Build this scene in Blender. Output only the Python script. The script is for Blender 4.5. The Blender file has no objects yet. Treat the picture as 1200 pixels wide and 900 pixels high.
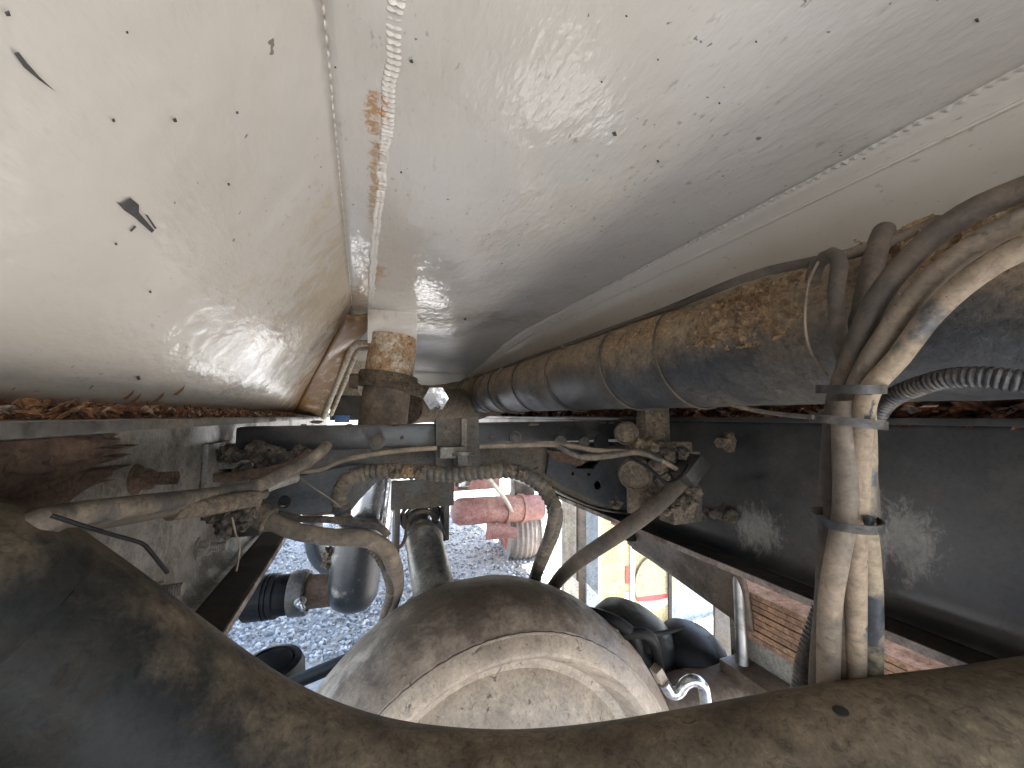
import bpy, bmesh, math, random
from mathutils import Vector, Matrix, noise as mnoise
random.seed(7)
R = math.radians
H = 1.05                      # lens height above the gravel, metres
S = bpy.context.scene
C = S.collection

# ------------------------------------------------------------------ camera
YAW, PITCH = 21.2, 4.7
cam_data = bpy.data.cameras.new("camera")
cam = bpy.data.objects.new("camera", cam_data)
C.objects.link(cam)
cam.location = (0, 0, H)
cam.rotation_euler = (R(90 + PITCH), 0, R(-YAW))
cam_data.sensor_width = 36
cam_data.lens = 13.5
cam_data.clip_start = 0.01
cam_data.clip_end = 2000
S.camera = cam

# ------------------------------------------------------------------ light
SUN_EL, SUN_AZ = 60.0, 84.0           # azimuth clockwise from +Y: the sun stands high on the right
world = bpy.data.worlds.new("World")
S.world = world
world.use_nodes = True
wn = world.node_tree
sky = wn.nodes.new("ShaderNodeTexSky")
sky.sky_type = 'NISHITA'
sky.sun_disc = False
sky.sun_elevation = R(SUN_EL)
sky.sun_rotation = R(SUN_AZ)
bg = wn.nodes["Background"]
bg.inputs["Strength"].default_value = 0.14
wn.links.new(sky.outputs[0], bg.inputs[0])
sun_data = bpy.data.lights.new("sun", 'SUN')
sun_data.energy = 5.0
sun_data.angle = R(0.5)
sun_data.color = (1.0, 0.95, 0.87)
sun = bpy.data.objects.new("sun", sun_data)
C.objects.link(sun)
sd = Vector((math.sin(R(SUN_AZ)) * math.cos(R(SUN_EL)), math.cos(R(SUN_AZ)) * math.cos(R(SUN_EL)), math.sin(R(SUN_EL))))
sun.rotation_euler = (-sd).to_track_quat('-Z', 'Y').to_euler()
S.view_settings.view_transform = 'Standard'
S.view_settings.look = 'None'
S.view_settings.exposure = 2.75
S.view_settings.gamma = 1.0
S.cycles.use_denoising = True
S.cycles.max_bounces = 10
S.cycles.diffuse_bounces = 5
S.cycles.sample_clamp_indirect = 6

# ------------------------------------------------------------------ measuring helpers
CM = cam.rotation_euler.to_matrix()
FPX = 450.0
def ray(px, py):
    return CM @ Vector(((px - 600) / FPX, -(py - 450) / FPX, -1))
ORG = Vector((0, 0, H))
def at_d(px, py, d): return ORG + ray(px, py) * d
def at_y(px, py, y): r = ray(px, py); return ORG + r * (y / r.y)
def at_x(px, py, x): r = ray(px, py); return ORG + r * (x / r.x)
def at_z(px, py, z): r = ray(px, py); return ORG + r * ((z) / r.z)      # z relative to the lens
def at_plane(px, py, p, n):
    r = ray(px, py)
    return ORG + r * ((p - ORG).dot(n) / r.dot(n))
def W(x, y, z): return Vector((x, y, z + H))                            # z relative to the lens

# ------------------------------------------------------------------ object helpers
def tag(o, label=None, cat=None, group=None, kind=None):
    if label: o['label'] = label
    if cat: o['category'] = cat
    if group: o['group'] = group
    if kind: o['kind'] = kind
    return o
def thing(name, loc, label, cat, group=None):
    o = bpy.data.objects.new(name, None)
    o.empty_display_size = 0.05
    C.objects.link(o)
    o.location = loc
    return tag(o, label, cat, group)
def link(name, me, mat, parent=None):
    o = bpy.data.objects.new(name, me)
    C.objects.link(o)
    if mat is not None and not me.materials: me.materials.append(mat)
    if parent is not None:
        o.parent = parent
        bpy.context.view_layer.update()
        o.matrix_parent_inverse = parent.matrix_world.inverted()
    return o
def from_bm(name, bm, mat, parent=None, smooth=True):
    bmesh.ops.recalc_face_normals(bm, faces=bm.faces)
    me = bpy.data.meshes.new(name)
    bm.to_mesh(me); bm.free()
    if smooth:
        me.polygons.foreach_set('use_smooth', [True] * len(me.polygons))
        try: me.set_sharp_from_angle(angle=R(38))
        except Exception: pass
    return link(name, me, mat, parent)

def catmull(pts, step):
    P = [Vector(p) for p in pts]
    P = [P[0] * 2 - P[1]] + P + [P[-1] * 2 - P[-2]]
    out = []
    for i in range(1, len(P) - 2):
        a, b, c, d = P[i - 1], P[i], P[i + 1], P[i + 2]
        n = max(2, int((c - b).length / step))
        for k in range(n):
            t = k / n
            out.append(0.5 * ((2 * b) + (c - a) * t + (2 * a - 5 * b + 4 * c - d) * t * t + (3 * b - a - 3 * c + d) * t ** 3))
    out.append(P[-2].copy())
    return out
def sweep(bm, path, rad, seg=12, caps=True, wob=0.0, seed=0):
    """rings along a path; rad is a number or f(i, arc length)."""
    n = len(path)
    T = [(path[min(i + 1, n - 1)] - path[max(i - 1, 0)]).normalized() for i in range(n)]
    u = T[0].orthogonal().normalized()
    rings, s = [], 0.0
    for i in range(n):
        if i:
            s += (path[i] - path[i - 1]).length
            u = (u - T[i] * u.dot(T[i]))
            u = u.normalized() if u.length > 1e-6 else T[i].orthogonal().normalized()
        v = T[i].cross(u)
        r = rad(i, s) if callable(rad) else rad
        ring = []
        for k in range(seg):
            a = 2 * math.pi * k / seg
            rr = r
            if wob: rr *= 1 + wob * mnoise.noise(path[i] * 60 + Vector((math.cos(a) + seed, math.sin(a), 0)))
            ring.append(bm.verts.new(path[i] + (u * math.cos(a) + v * math.sin(a)) * rr))
        rings.append(ring)
    for a, b in zip(rings, rings[1:]):
        for k in range(seg):
            bm.faces.new((a[k], a[(k + 1) % seg], b[(k + 1) % seg], b[k]))
    if caps:
        bm.faces.new(rings[0][::-1]); bm.faces.new(rings[-1])
    return bm
def tube(name, pts, r, mat, parent=None, step=0.01, seg=14, wob=0.0, smoothpath=True):
    bm = bmesh.new()
    path = catmull(pts, step) if smoothpath else [Vector(p) for p in pts]
    sweep(bm, path, r, seg, wob=wob)
    return from_bm(name, bm, mat, parent)
def ribbed(name, pts, r, mat, parent=None, pitch=0.006, depth=0.12, seg=16):
    path = catmull(pts, pitch / 4)
    f = lambda i, s: r * (1 - depth * (0.5 - 0.5 * math.cos(2 * math.pi * s / pitch)) ** 2)
    bm = bmesh.new(); sweep(bm, path, f, seg)
    return from_bm(name, bm, mat, parent)
def rod(bm, a, b, r, seg=12, r2=None):
    a, b = Vector(a), Vector(b)
    sweep(bm, [a, b], (lambda i, s: r if i == 0 else (r2 if r2 is not None else r)), seg)
def box(bm, c, s, rot=None, bev=0.0):
    ret = bmesh.ops.create_cube(bm, size=1.0)
    vs = ret['verts']
    M = Matrix.Translation(Vector(c)) @ (rot.to_4x4() if rot else Matrix()) @ Matrix.Diagonal((s[0], s[1], s[2], 1))
    bmesh.ops.transform(bm, matrix=M, verts=vs)
    if bev:
        es = list({e for v in vs for e in v.link_edges})
        bmesh.ops.bevel(bm, geom=es, offset=bev, segments=2, affect='EDGES', profile=0.6)
def add_box(name, c, s, mat, parent=None, rot=None, bev=0.002):
    bm = bmesh.new(); box(bm, c, s, rot, bev)
    return from_bm(name, bm, mat, parent)
def lathe(bm, prof, origin, axis, seg=48, noise_amp=0.0):
    """prof: (radius, distance along axis)."""
    axis = Vector(axis).normalized(); u = axis.orthogonal().normalized(); v = axis.cross(u)
    rings = []
    for r, h in prof:
        if r < 1e-5: rings.append([bm.verts.new(Vector(origin) + axis * h)]); continue
        ring = []
        for k in range(seg):
            a = 2 * math.pi * k / seg
            p = Vector(origin) + axis * h + (u * math.cos(a) + v * math.sin(a)) * r
            if noise_amp: p += (p - Vector(origin)).normalized() * noise_amp * mnoise.noise(p * 22)
            ring.append(bm.verts.new(p))
        rings.append(ring)
    for a, b in zip(rings, rings[1:]):
        if len(a) == 1 and len(b) == 1: continue
        for k in range(seg):
            k2 = (k + 1) % seg
            if len(a) == 1: bm.faces.new((a[0], b[k2], b[k]))
            elif len(b) == 1: bm.faces.new((a[k], a[k2], b[0]))
            else: bm.faces.new((a[k], a[k2], b[k2], b[k]))
    return bm
def add_lathe(name, prof, origin, axis, mat, parent=None, seg=48, noise_amp=0.0):
    bm = bmesh.new(); lathe(bm, prof, origin, axis, seg, noise_amp)
    return from_bm(name, bm, mat, parent)
def plate(name, outline, thick, mat, parent=None, holes=(), bev=0.0):
    """flat outline (3-D points in one plane) with holes, given real thickness."""
    bm = bmesh.new()
    o = [Vector(p) for p in outline]
    n = Vector((0, 0, 0))
    for i in range(len(o)):
        a, b = o[i], o[(i + 1) % len(o)]
        n += a.cross(b)
    n.normalize()
    es = []
    for loop in [o] + [[Vector(p) for p in h] for h in holes]:
        vs = [bm.verts.new(p) for p in loop]
        for i in range(len(vs)): es.append(bm.edges.new((vs[i], vs[(i + 1) % len(vs)])))
    bmesh.ops.triangle_fill(bm, use_beauty=True, use_dissolve=False, edges=es, normal=n)
    fs = list(bm.faces)
    ret = bmesh.ops.extrude_face_region(bm, geom=fs)
    ev = [g for g in ret['geom'] if isinstance(g, bmesh.types.BMVert)]
    bmesh.ops.translate(bm, verts=ev, vec=n * thick)
    return from_bm(name, bm, mat, parent, smooth=False)
def ring_pts(c, r, ax1, ax2, n=16):
    return [Vector(c) + Vector(ax1) * (r * math.cos(2 * math.pi * k / n)) + Vector(ax2) * (r * math.sin(2 * math.pi * k / n)) for k in range(n)]
def clump(name, c, size, mat, parent, amp=0.35, freq=60, sub=3, squash=(1, 1, 1)):
    bm = bmesh.new()
    bmesh.ops.create_icosphere(bm, subdivisions=sub, radius=1)
    for v in bm.verts:
        d = v.co.normalized()
        f = 1 + amp * mnoise.fractal(d * 1.6 + Vector(c) * 37, 1.0, 2.0, 4)
        v.co = Vector(c) + Vector((d.x * squash[0], d.y * squash[1], d.z * squash[2])) * size * f
    return from_bm(name, bm, mat, parent)
def bolt(parent, pos, axis, mat, r=0.013, head=0.011, shaft=0.03, sr=None, washer=True):
    """hexagonal nut on a washer with a threaded end sticking out."""
    axis = Vector(axis).normalized(); pos = Vector(pos)
    sr = sr or r * 0.6
    bm = bmesh.new()
    sweep(bm, [pos - axis * 0.003, pos + axis * head * 0.85, pos + axis * head], (lambda i, s: r if i < 2 else r * 0.86), 6)
    if washer: rod(bm, pos - axis * 0.004, pos + axis * 0.0025, r * 1.3, 18)
    b = from_bm('bolt', bm, mat, parent)
    if shaft > head:
        p2 = [pos + axis * (head * 0.9 + k * 0.0012) for k in range(int((shaft - head) / 0.0012))]
        bm = bmesh.new(); sweep(bm, p2, (lambda i, s: sr * (1.0 if i % 2 else 0.86)), 12)
        from_bm('thread', bm, mat, b)
    return b

# ------------------------------------------------------------------ materials
def nd(nt, t, **kw):
    n = nt.nodes.new(t)
    for k, v in kw.items(): setattr(n, k, v)
    return n
def noise_n(nt, vec, scale, detail=6, rough=0.6, dist=0.0):
    n = nd(nt, 'ShaderNodeTexNoise')
    n.inputs['Scale'].default_value = scale; n.inputs['Detail'].default_value = detail
    n.inputs['Roughness'].default_value = rough; n.inputs['Distortion'].default_value = dist
    nt.links.new(vec, n.inputs['Vector'])
    return n.outputs['Fac']
def rng(nt, val, a, b, c=0.0, d=1.0, smooth=True):
    m = nd(nt, 'ShaderNodeMapRange')
    if smooth: m.interpolation_type = 'SMOOTHSTEP'
    m.inputs['From Min'].default_value = a; m.inputs['From Max'].default_value = b
    m.inputs['To Min'].default_value = c; m.inputs['To Max'].default_value = d
    if hasattr(val, 'links') or not isinstance(val, (int, float)): nt.links.new(val, m.inputs['Value'])
    return m.outputs['Result']
def mth(nt, op, a, b=None):
    m = nd(nt, 'ShaderNodeMath', operation=op)
    for i, x in enumerate((a, b)):
        if x is None: continue
        if isinstance(x, (int, float)): m.inputs[i].default_value = x
        else: nt.links.new(x, m.inputs[i])
    return m.outputs[0]
def mixc(nt, fac, a, b, blend='MIX'):
    m = nd(nt, 'ShaderNodeMix', data_type='RGBA', blend_type=blend)
    for sock, x in ((m.inputs['Factor'], fac), (m.inputs[6], a), (m.inputs[7], b)):
        if isinstance(x, (int, float)): sock.default_value = x
        elif isinstance(x, tuple): sock.default_value = (*x, 1) if len(x) == 3 else x
        else: nt.links.new(x, sock)
    return m.outputs[2]
def base_mat(name):
    m = bpy.data.materials.new(name); m.use_nodes = True
    nt = m.node_tree; b = nt.nodes['Principled BSDF']
    tc = nd(nt, 'ShaderNodeTexCoord')
    return m, nt, b, tc.outputs['Object']
def stretch(nt, vec, s):
    mp = nd(nt, 'ShaderNodeMapping'); mp.inputs['Scale'].default_value = s
    nt.links.new(vec, mp.inputs['Vector']); return mp.outputs[0]
def bump(nt, b, h, strength, dist=0.002):
    n = nd(nt, 'ShaderNodeBump'); n.inputs['Strength'].default_value = strength; n.inputs['Distance'].default_value = dist
    nt.links.new(h, n.inputs['Height']); nt.links.new(n.outputs[0], b.inputs['Normal'])

def grime(name, base, dirt, lo=0.45, hi=0.6, scale=9, rough=(0.45, 0.9), metal=0.0, top=None, top_rng=(0.0, 0.8), top_amt=0.9,
          fine=0.34, fine_scale=190, bmp=0.35, bdist=0.0015, spot=None, spot_rng=(0.62, 0.7), spot_scale=30, coat=0.0, patches=(), patch_col=(0.34, 0.31, 0.27)):
    m, nt, b, v = base_mat(name)
    n1 = noise_n(nt, v, scale, 8, 0.65, 0.3)
    f = rng(nt, n1, lo, hi)
    col = mixc(nt, f, base, dirt)
    if spot:
        n2 = noise_n(nt, v, spot_scale, 5, 0.6, 0.6)
        col = mixc(nt, rng(nt, n2, *spot_rng), col, spot)
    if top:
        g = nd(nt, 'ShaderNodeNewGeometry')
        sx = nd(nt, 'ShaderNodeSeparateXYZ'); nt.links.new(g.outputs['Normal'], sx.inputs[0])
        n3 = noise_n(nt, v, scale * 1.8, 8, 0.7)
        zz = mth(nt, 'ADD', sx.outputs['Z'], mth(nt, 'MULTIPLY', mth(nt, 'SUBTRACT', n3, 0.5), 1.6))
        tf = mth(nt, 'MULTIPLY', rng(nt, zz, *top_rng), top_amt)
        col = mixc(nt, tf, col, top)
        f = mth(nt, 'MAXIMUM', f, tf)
    nf = noise_n(nt, v, fine_scale, 4, 0.7)
    k = rng(nt, nf, 0.25, 0.75, 1 - fine, 1 + fine, False)
    nm = noise_n(nt, v, scale * 4.5, 5, 0.6)
    k = mth(nt, 'MULTIPLY', k, rng(nt, nm, 0.3, 0.7, 1 - fine * 0.8, 1 + fine * 0.8, False))
    ng = noise_n(nt, v, fine_scale * 0.55, 6, 0.75, 0.8)        # crisp pits and dust grains
    k = mth(nt, 'MULTIPLY', k, rng(nt, ng, 0.36, 0.50, 1 - fine * 1.3, 1.0, True))
    k = mth(nt, 'MULTIPLY', k, rng(nt, ng, 0.56, 0.68, 1.0, 1 + fine * 1.2, True))
    for pc, ps in patches:                                   # chalky scrapes with streaks inside
        sub = nd(nt, 'ShaderNodeVectorMath', operation='SUBTRACT'); nt.links.new(v, sub.inputs[0]); sub.inputs[1].default_value = pc
        sc = nd(nt, 'ShaderNodeVectorMath', operation='DIVIDE'); nt.links.new(sub.outputs[0], sc.inputs[0]); sc.inputs[1].default_value = ps
        ln = nd(nt, 'ShaderNodeVectorMath', operation='LENGTH'); nt.links.new(sc.outputs[0], ln.inputs[0])
        ns = noise_n(nt, stretch(nt, v, (60, 90, 45)), 0.9, 8, 0.8, 0.6)
        e = mth(nt, 'SUBTRACT', mth(nt, 'ADD', ns, 0.23), mth(nt, 'MULTIPLY', ln.outputs['Value'], 0.28))
        col = mixc(nt, mth(nt, 'MULTIPLY', rng(nt, e, 0.34, 0.60), 0.55), col, patch_col)
    col = mixc(nt, 1.0, col, k, 'MULTIPLY')
    nt.links.new(col, b.inputs['Base Color'])
    nt.links.new(rng(nt, f, 0, 1, rough[0], rough[1]), b.inputs['Roughness'])
    if metal:
        nt.links.new(rng(nt, f, 0, 1, metal, 0.0), b.inputs['Metallic'])
    if coat: b.inputs['Coat Weight'].default_value = coat
    h = mth(nt, 'ADD', mth(nt, 'MULTIPLY', n1, 1.5), mth(nt, 'ADD', mth(nt, 'MULTIPLY', nf, 0.35), nm))
    h = mth(nt, 'ADD', h, mth(nt, 'MULTIPLY', ng, 0.8))
    bump(nt, b, h, min(1.0, bmp * 1.25), bdist)
    return m

def paint_white(name, stain_shade_pts=(), coat=0.35, coat_rough=0.09):
    """white tank paint: chalky, speckled, dusty; stain_shade_pts = (point a, point b, reach, colour, strength)."""
    m, nt, b, v = base_mat(name)
    big = noise_n(nt, v, 3.0, 5, 0.6)
    col = mixc(nt, rng(nt, big, 0.32, 0.68), (0.64, 0.61, 0.56), (0.585, 0.54, 0.475))
    st = noise_n(nt, stretch(nt, v, (3, 9, 12)), 4, 9, 0.75, 0.3)           # faint streaks
    col = mixc(nt, rng(nt, st, 0.50, 0.85, 0, 0.30), col, (0.46, 0.40, 0.32))
    sp = noise_n(nt, stretch(nt, v, (60, 26, 60)), 2.6, 3, 0.55)               # specks of road grime
    msk = noise_n(nt, v, 5, 4, 0.6)
    spf = mth(nt, 'MULTIPLY', rng(nt, sp, 0.63, 0.72), rng(nt, msk, 0.42, 0.62))
    col = mixc(nt, mth(nt, 'MULTIPLY', spf, 0.55), col, (0.22, 0.17, 0.12))
    sp2 = noise_n(nt, v, 85, 2, 0.5)
    col = mixc(nt, rng(nt, sp2, 0.735, 0.76, 0, 0.8), col, (0.12, 0.10, 0.08))
    wv = noise_n(nt, v, 24, 6, 0.65, 1.2)
    sx = nd(nt, 'ShaderNodeSeparateXYZ'); nt.links.new(v, sx.inputs[0])
    wf = noise_n(nt, v, 120, 6, 0.7, 1.0)
    for a, c, reach, colr, amt in stain_shade_pts:
        a, c = Vector(a), Vector(c)
        ab = c - a
        # distance to the segment a-c
        sub = nd(nt, 'ShaderNodeVectorMath', operation='SUBTRACT'); nt.links.new(v, sub.inputs[0]); sub.inputs[1].default_value = a
        dot = nd(nt, 'ShaderNodeVectorMath', operation='DOT_PRODUCT'); nt.links.new(sub.outputs[0], dot.inputs[0]); dot.inputs[1].default_value = ab / ab.length_squared
        cl = nd(nt, 'ShaderNodeClamp'); nt.links.new(dot.outputs['Value'], cl.inputs['Value'])
        sc = nd(nt, 'ShaderNodeVectorMath', operation='SCALE'); sc.inputs[0].default_value = ab; nt.links.new(cl.outputs[0], sc.inputs['Scale'])
        s2 = nd(nt, 'ShaderNodeVectorMath', operation='SUBTRACT'); nt.links.new(sub.outputs[0], s2.inputs[0]); nt.links.new(sc.outputs[0], s2.inputs[1])
        ln = nd(nt, 'ShaderNodeVectorMath', operation='LENGTH'); nt.links.new(s2.outputs[0], ln.inputs[0])
        dd = mth(nt, 'ADD', ln.outputs['Value'], mth(nt, 'MULTIPLY', mth(nt, 'SUBTRACT', wf if reach < .02 else wv, 0.5), reach * (4.5 if reach < .02 else 2.6)))
        col = mixc(nt, mth(nt, 'MULTIPLY', rng(nt, dd, reach, reach * 0.15), amt), col, colr)
    nt.links.new(col, b.inputs['Base Color'])
    rn = noise_n(nt, v, 14, 6, 0.65)
    nt.links.new(rng(nt, rn, 0.35, 0.7, 0.30, 0.62), b.inputs['Roughness'])
    b.inputs['Coat Weight'].default_value = coat; b.inputs['Coat Roughness'].default_value = coat_rough
    peel = noise_n(nt, stretch(nt, v, (1.0, 0.45, 1.0)), 90, 3, 0.55)
    mid = noise_n(nt, stretch(nt, v, (1.0, 0.5, 1.0)), 22, 4, 0.5)
    h = mth(nt, 'ADD', peel, mth(nt, 'MULTIPLY', mid, 2.2))
    bump(nt, b, h, 0.30, 0.004)
    nt.links.new(b.inputs['Normal'].links[0].from_socket, b.inputs['Coat Normal'])
    return m

def plain(name, col, rough=0.5, metal=0.0, var=0.12, scale=30, bmp=0.1):
    return grime(name, col, tuple(c * (1 - var) for c in col), 0.4, 0.6, scale, (rough, min(1, rough + 0.15)), metal, bmp=bmp, fine=var, bdist=0.0008)

MUD = (0.30, 0.20, 0.115)
DUST = (0.24, 0.175, 0.115)
M = {}
M['rail_grey'] = grime('dusty_grey_rail', (0.21, 0.19, 0.165), (0.14, 0.118, 0.095), 0.44, 0.68, 9, (0.45, 0.8), bmp=0.2, spot=(0.09, 0.065, 0.05), spot_rng=(0.66, 0.74), spot_scale=16)
M['rail_dark'] = grime('dark_rail_paint', (0.030, 0.030, 0.030), (0.069, 0.059, 0.047), 0.42, 0.66, 6, (0.32, 0.62), bmp=0.22, spot=(0.16, 0.135, 0.11), spot_rng=(0.66, 0.8), spot_scale=8)
M['rail_scraped'] = grime('dark_scraped_rail_paint', (0.029, 0.029, 0.029), (0.058, 0.052, 0.044), 0.42, 0.66, 6, (0.34, 0.55), fine=0.2, bmp=0.10, spot=(0.06, 0.055, 0.05), spot_rng=(0.66, 0.8), spot_scale=8,
    patches=[(at_x(884, 618, .686), (.05, .045, .035)), (at_x(1062, 632, .686), (.05, .028, .042)), (at_x(1028, 625, .686), (.05, .012, .06))])
M['flange_dark'] = grime('flange_shade_colour', (0.032, 0.024, 0.018), (0.049, 0.036, 0.027), 0.4, 0.65, 8, (0.6, 0.9), bmp=0.2)  # shade on the lower flanges, put into a darker colour
M['rail_lip'] = grime('worn_rail_lip', (0.22, 0.18, 0.15), (0.14, 0.10, 0.08), 0.4, 0.62, 12, (0.4, 0.8))
M['rust'] = grime('flaking_rust', (0.15, 0.055, 0.03), (0.32, 0.15, 0.07), 0.42, 0.6, 26, (0.7, 0.95), bmp=0.8, spot=(0.04, 0.022, 0.018), spot_rng=(0.5, 0.62), spot_scale=55)
M['rust_bright'] = grime('orange_brown_flaking_rust', (0.26, 0.10, 0.045), (0.48, 0.25, 0.12), 0.42, 0.6, 30, (0.7, 0.95), bmp=0.8, spot=(0.07, 0.03, 0.025), spot_rng=(0.52, 0.62), spot_scale=60)
M['rust_pale'] = grime('rust_streaked_paint_chips', (0.52, 0.45, 0.37), (0.36, 0.17, 0.08), 0.45, 0.58, 34, (0.6, 0.9), bmp=0.6)
M['rust_crust'] = grime('brown_rust_crust', (0.106, 0.064, 0.043), (0.157, 0.098, 0.064), 0.4, 0.62, 14, (0.75, 0.95), bmp=0.9, bdist=0.004, spot=(0.055, 0.035, 0.028), spot_rng=(0.6, 0.7), spot_scale=40)
M['mud_pipe'] = grime('dark_pipe_under_mud', (0.042, 0.043, 0.045), (0.093, 0.079, 0.062), 0.42, 0.66, 7, (0.50, 0.85), top=(0.26, 0.19, 0.12), top_rng=(-0.45, 0.40), top_amt=0.9, bmp=0.5, bdist=0.002)
M['mud'] = grime('caked_ochre_mud', (0.30, 0.20, 0.11), (0.21, 0.13, 0.07), 0.4, 0.62, 40, (0.9, 1.0), bmp=1.0, bdist=0.003, spot=(0.36, 0.26, 0.16), spot_rng=(0.55, 0.66), spot_scale=70)
M['mud_grey'] = grime('grey_brown_dirt_cake', (0.112, 0.088, 0.064), (0.180, 0.135, 0.090), 0.42, 0.62, 45, (0.9, 1.0), bmp=1.0, bdist=0.003, spot=(0.06, 0.045, 0.035), spot_rng=(0.58, 0.68), spot_scale=60)
M['hose_tan'] = grime('rubber_hose_under_dust', (0.125, 0.10, 0.076), (0.235, 0.18, 0.13), 0.38, 0.6, 14, (0.7, 0.92), bmp=0.10, fine=0.22, spot=(0.07, 0.06, 0.052), spot_rng=(0.63, 0.7), spot_scale=45)
M['hose_worn'] = grime('hose_with_dust_wiped_off', (0.045, 0.050, 0.058), (0.25, 0.20, 0.135), 0.40, 0.54, 22, (0.35, 0.9), bmp=0.10, fine=0.22, spot=(0.035, 0.035, 0.04), spot_rng=(0.63, 0.7), spot_scale=60)
M['hose_mid'] = grime('hose_dust_partly_wiped', (0.065, 0.065, 0.066), (0.26, 0.20, 0.14), 0.34, 0.46, 18, (0.45, 0.9), bmp=0.10, fine=0.22, spot=(0.05, 0.05, 0.052), spot_rng=(0.62, 0.68), spot_scale=60)
M['hose_brown'] = grime('dust_brown_hose', (0.060, 0.048, 0.037), (0.111, 0.085, 0.064), 0.4, 0.62, 16, (0.7, 0.92), bmp=0.10, fine=0.22)
M['hose_grey'] = grime('grey_dusty_conduit', (0.064, 0.056, 0.048), (0.162, 0.128, 0.089), 0.4, 0.62, 22, (0.6, 0.9), bmp=0.35)
M['conduit_dark'] = grime('dark_corrugated_plastic', (0.032, 0.032, 0.033), (0.105, 0.087, 0.070), 0.45, 0.62, 26, (0.35, 0.85), bmp=0.3)
M['rubber'] = grime('black_rubber', (0.006, 0.006, 0.0065), (0.012, 0.0115, 0.011), 0.45, 0.65, 12, (0.5, 0.75), bmp=0.15)
M['cross_black'] = grime('black_beam_paint', (0.018, 0.018, 0.019), (0.045, 0.041, 0.036), 0.45, 0.68, 9, (0.28, 0.7), top=(0.16, 0.13, 0.10), top_rng=(0.4, 1.1), bmp=0.25)
M['cross_grey'] = grime('dusty_crossmember', (0.061, 0.056, 0.049), (0.104, 0.083, 0.060), 0.42, 0.66, 9, (0.45, 0.85), bmp=0.25, spot=(0.05, 0.042, 0.035), spot_rng=(0.66, 0.75), spot_scale=22)
M['cross_blue'] = grime('dark_blue_grey_gusset', (0.036, 0.040, 0.045), (0.066, 0.057, 0.048), 0.48, 0.68, 8, (0.35, 0.75), bmp=0.2)
M['axle'] = grime('axle_brown_dust_shaded_top', (0.21, 0.165, 0.13), (0.30, 0.24, 0.185), 0.4, 0.62, 9, (0.4, 0.8), top=(0.075, 0.052, 0.037), top_rng=(0.45, 1.0), top_amt=0.85, bmp=0.2, fine=0.22, bdist=0.0015, spot=(0.075, 0.058, 0.047), spot_rng=(0.64, 0.72), spot_scale=38)  # brown dust; occlusion shade painted dark on upward faces
M['axle_cover'] = grime('axle_cover_spattered_dust', (0.225, 0.18, 0.142), (0.33, 0.27, 0.21), 0.38, 0.62, 8, (0.4, 0.75), bmp=0.2, fine=0.22, bdist=0.0015, spot=(0.11, 0.082, 0.062), spot_rng=(0.61, 0.68), spot_scale=48)
M['front_bar'] = grime('foreground_bar_paint', (0.010, 0.011, 0.011), (0.025, 0.021, 0.016), 0.45, 0.7, 7, (0.55, 0.85), top=(0.19, 0.145, 0.095), top_rng=(0.40, 1.15), top_amt=0.85, fine=0.3, bmp=0.2, spot=(0.11, 0.08, 0.055), spot_rng=(0.68, 0.8), spot_scale=18)
M['shaft'] = grime('dusty_shaft_steel', (0.13, 0.13, 0.125), (0.23, 0.205, 0.17), 0.45, 0.66, 9, (0.35, 0.7), metal=0.5, bmp=0.2)
M['tie_black'] = grime('dusty_black_nylon', (0.03, 0.03, 0.031), (0.075, 0.065, 0.055), 0.45, 0.62, 30, (0.4, 0.8), bmp=0.2)
M['mud_dark'] = grime('dark_oily_dirt', (0.055, 0.044, 0.035), (0.13, 0.10, 0.072), 0.45, 0.62, 50, (0.8, 1.0), bmp=1.0, bdist=0.003, spot=(0.02, 0.017, 0.015), spot_rng=(0.55, 0.65), spot_scale=60)
M['steel'] = grime('bare_steel', (0.42, 0.42, 0.42), (0.25, 0.23, 0.21), 0.5, 0.7, 12, (0.25, 0.55), metal=0.9, bmp=0.15)
M['zinc'] = plain('bright_zinc', (0.75, 0.77, 0.80), 0.16, 1.0, 0.05)
M['chrome'] = plain('scratched_chrome', (0.30, 0.31, 0.33), 0.20, 1.0, 0.15, 6, 0.03)
M['canister'] = grime('dented_grey_canister', (0.026, 0.027, 0.030), (0.288, 0.264, 0.224), 0.52, 0.64, 8, (0.35, 0.7), bmp=0.3)
M['red_oxide'] = grime('faded_red_pipe_paint', (0.27, 0.12, 0.105), (0.36, 0.20, 0.165), 0.42, 0.62, 9, (0.5, 0.85), bmp=0.4, spot=(0.42, 0.20, 0.10), spot_rng=(0.6, 0.72), spot_scale=18)
M['orange'] = grime('rusty_orange_primer', (0.50, 0.15, 0.075), (0.34, 0.12, 0.07), 0.45, 0.65, 16, (0.6, 0.9), bmp=0.4)
M['leaf'] = grime('rusty_leaf_steel', (0.30, 0.17, 0.10), (0.20, 0.115, 0.075), 0.4, 0.6, 22, (0.7, 0.95), bmp=0.6)
M['brown_plate'] = grime('brown_bracket_plate', (0.098, 0.070, 0.049), (0.052, 0.038, 0.029), 0.42, 0.66, 6, (0.45, 0.8), bmp=0.2)
M['yellow'] = grime('cream_yellow_machine_paint', (0.52, 0.44, 0.23), (0.46, 0.40, 0.26), 0.45, 0.65, 5, (0.4, 0.6), bmp=0.1, spot=(0.45, 0.38, 0.26), spot_rng=(0.68, 0.8), spot_scale=14)
M['yellow_grey'] = grime('dulled_yellow_disc', (0.42, 0.37, 0.23), (0.34, 0.30, 0.22), 0.45, 0.65, 9, (0.4, 0.6), bmp=0.1)
M['tyre_grey'] = plain('pale_dusty_tyre', (0.30, 0.26, 0.235), 0.8, 0, .2, 12)
M['red'] = plain('red_paint', (0.55, 0.09, 0.09), 0.4)
M['white'] = plain('white_paint', (0.80, 0.79, 0.76), 0.4)
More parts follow.
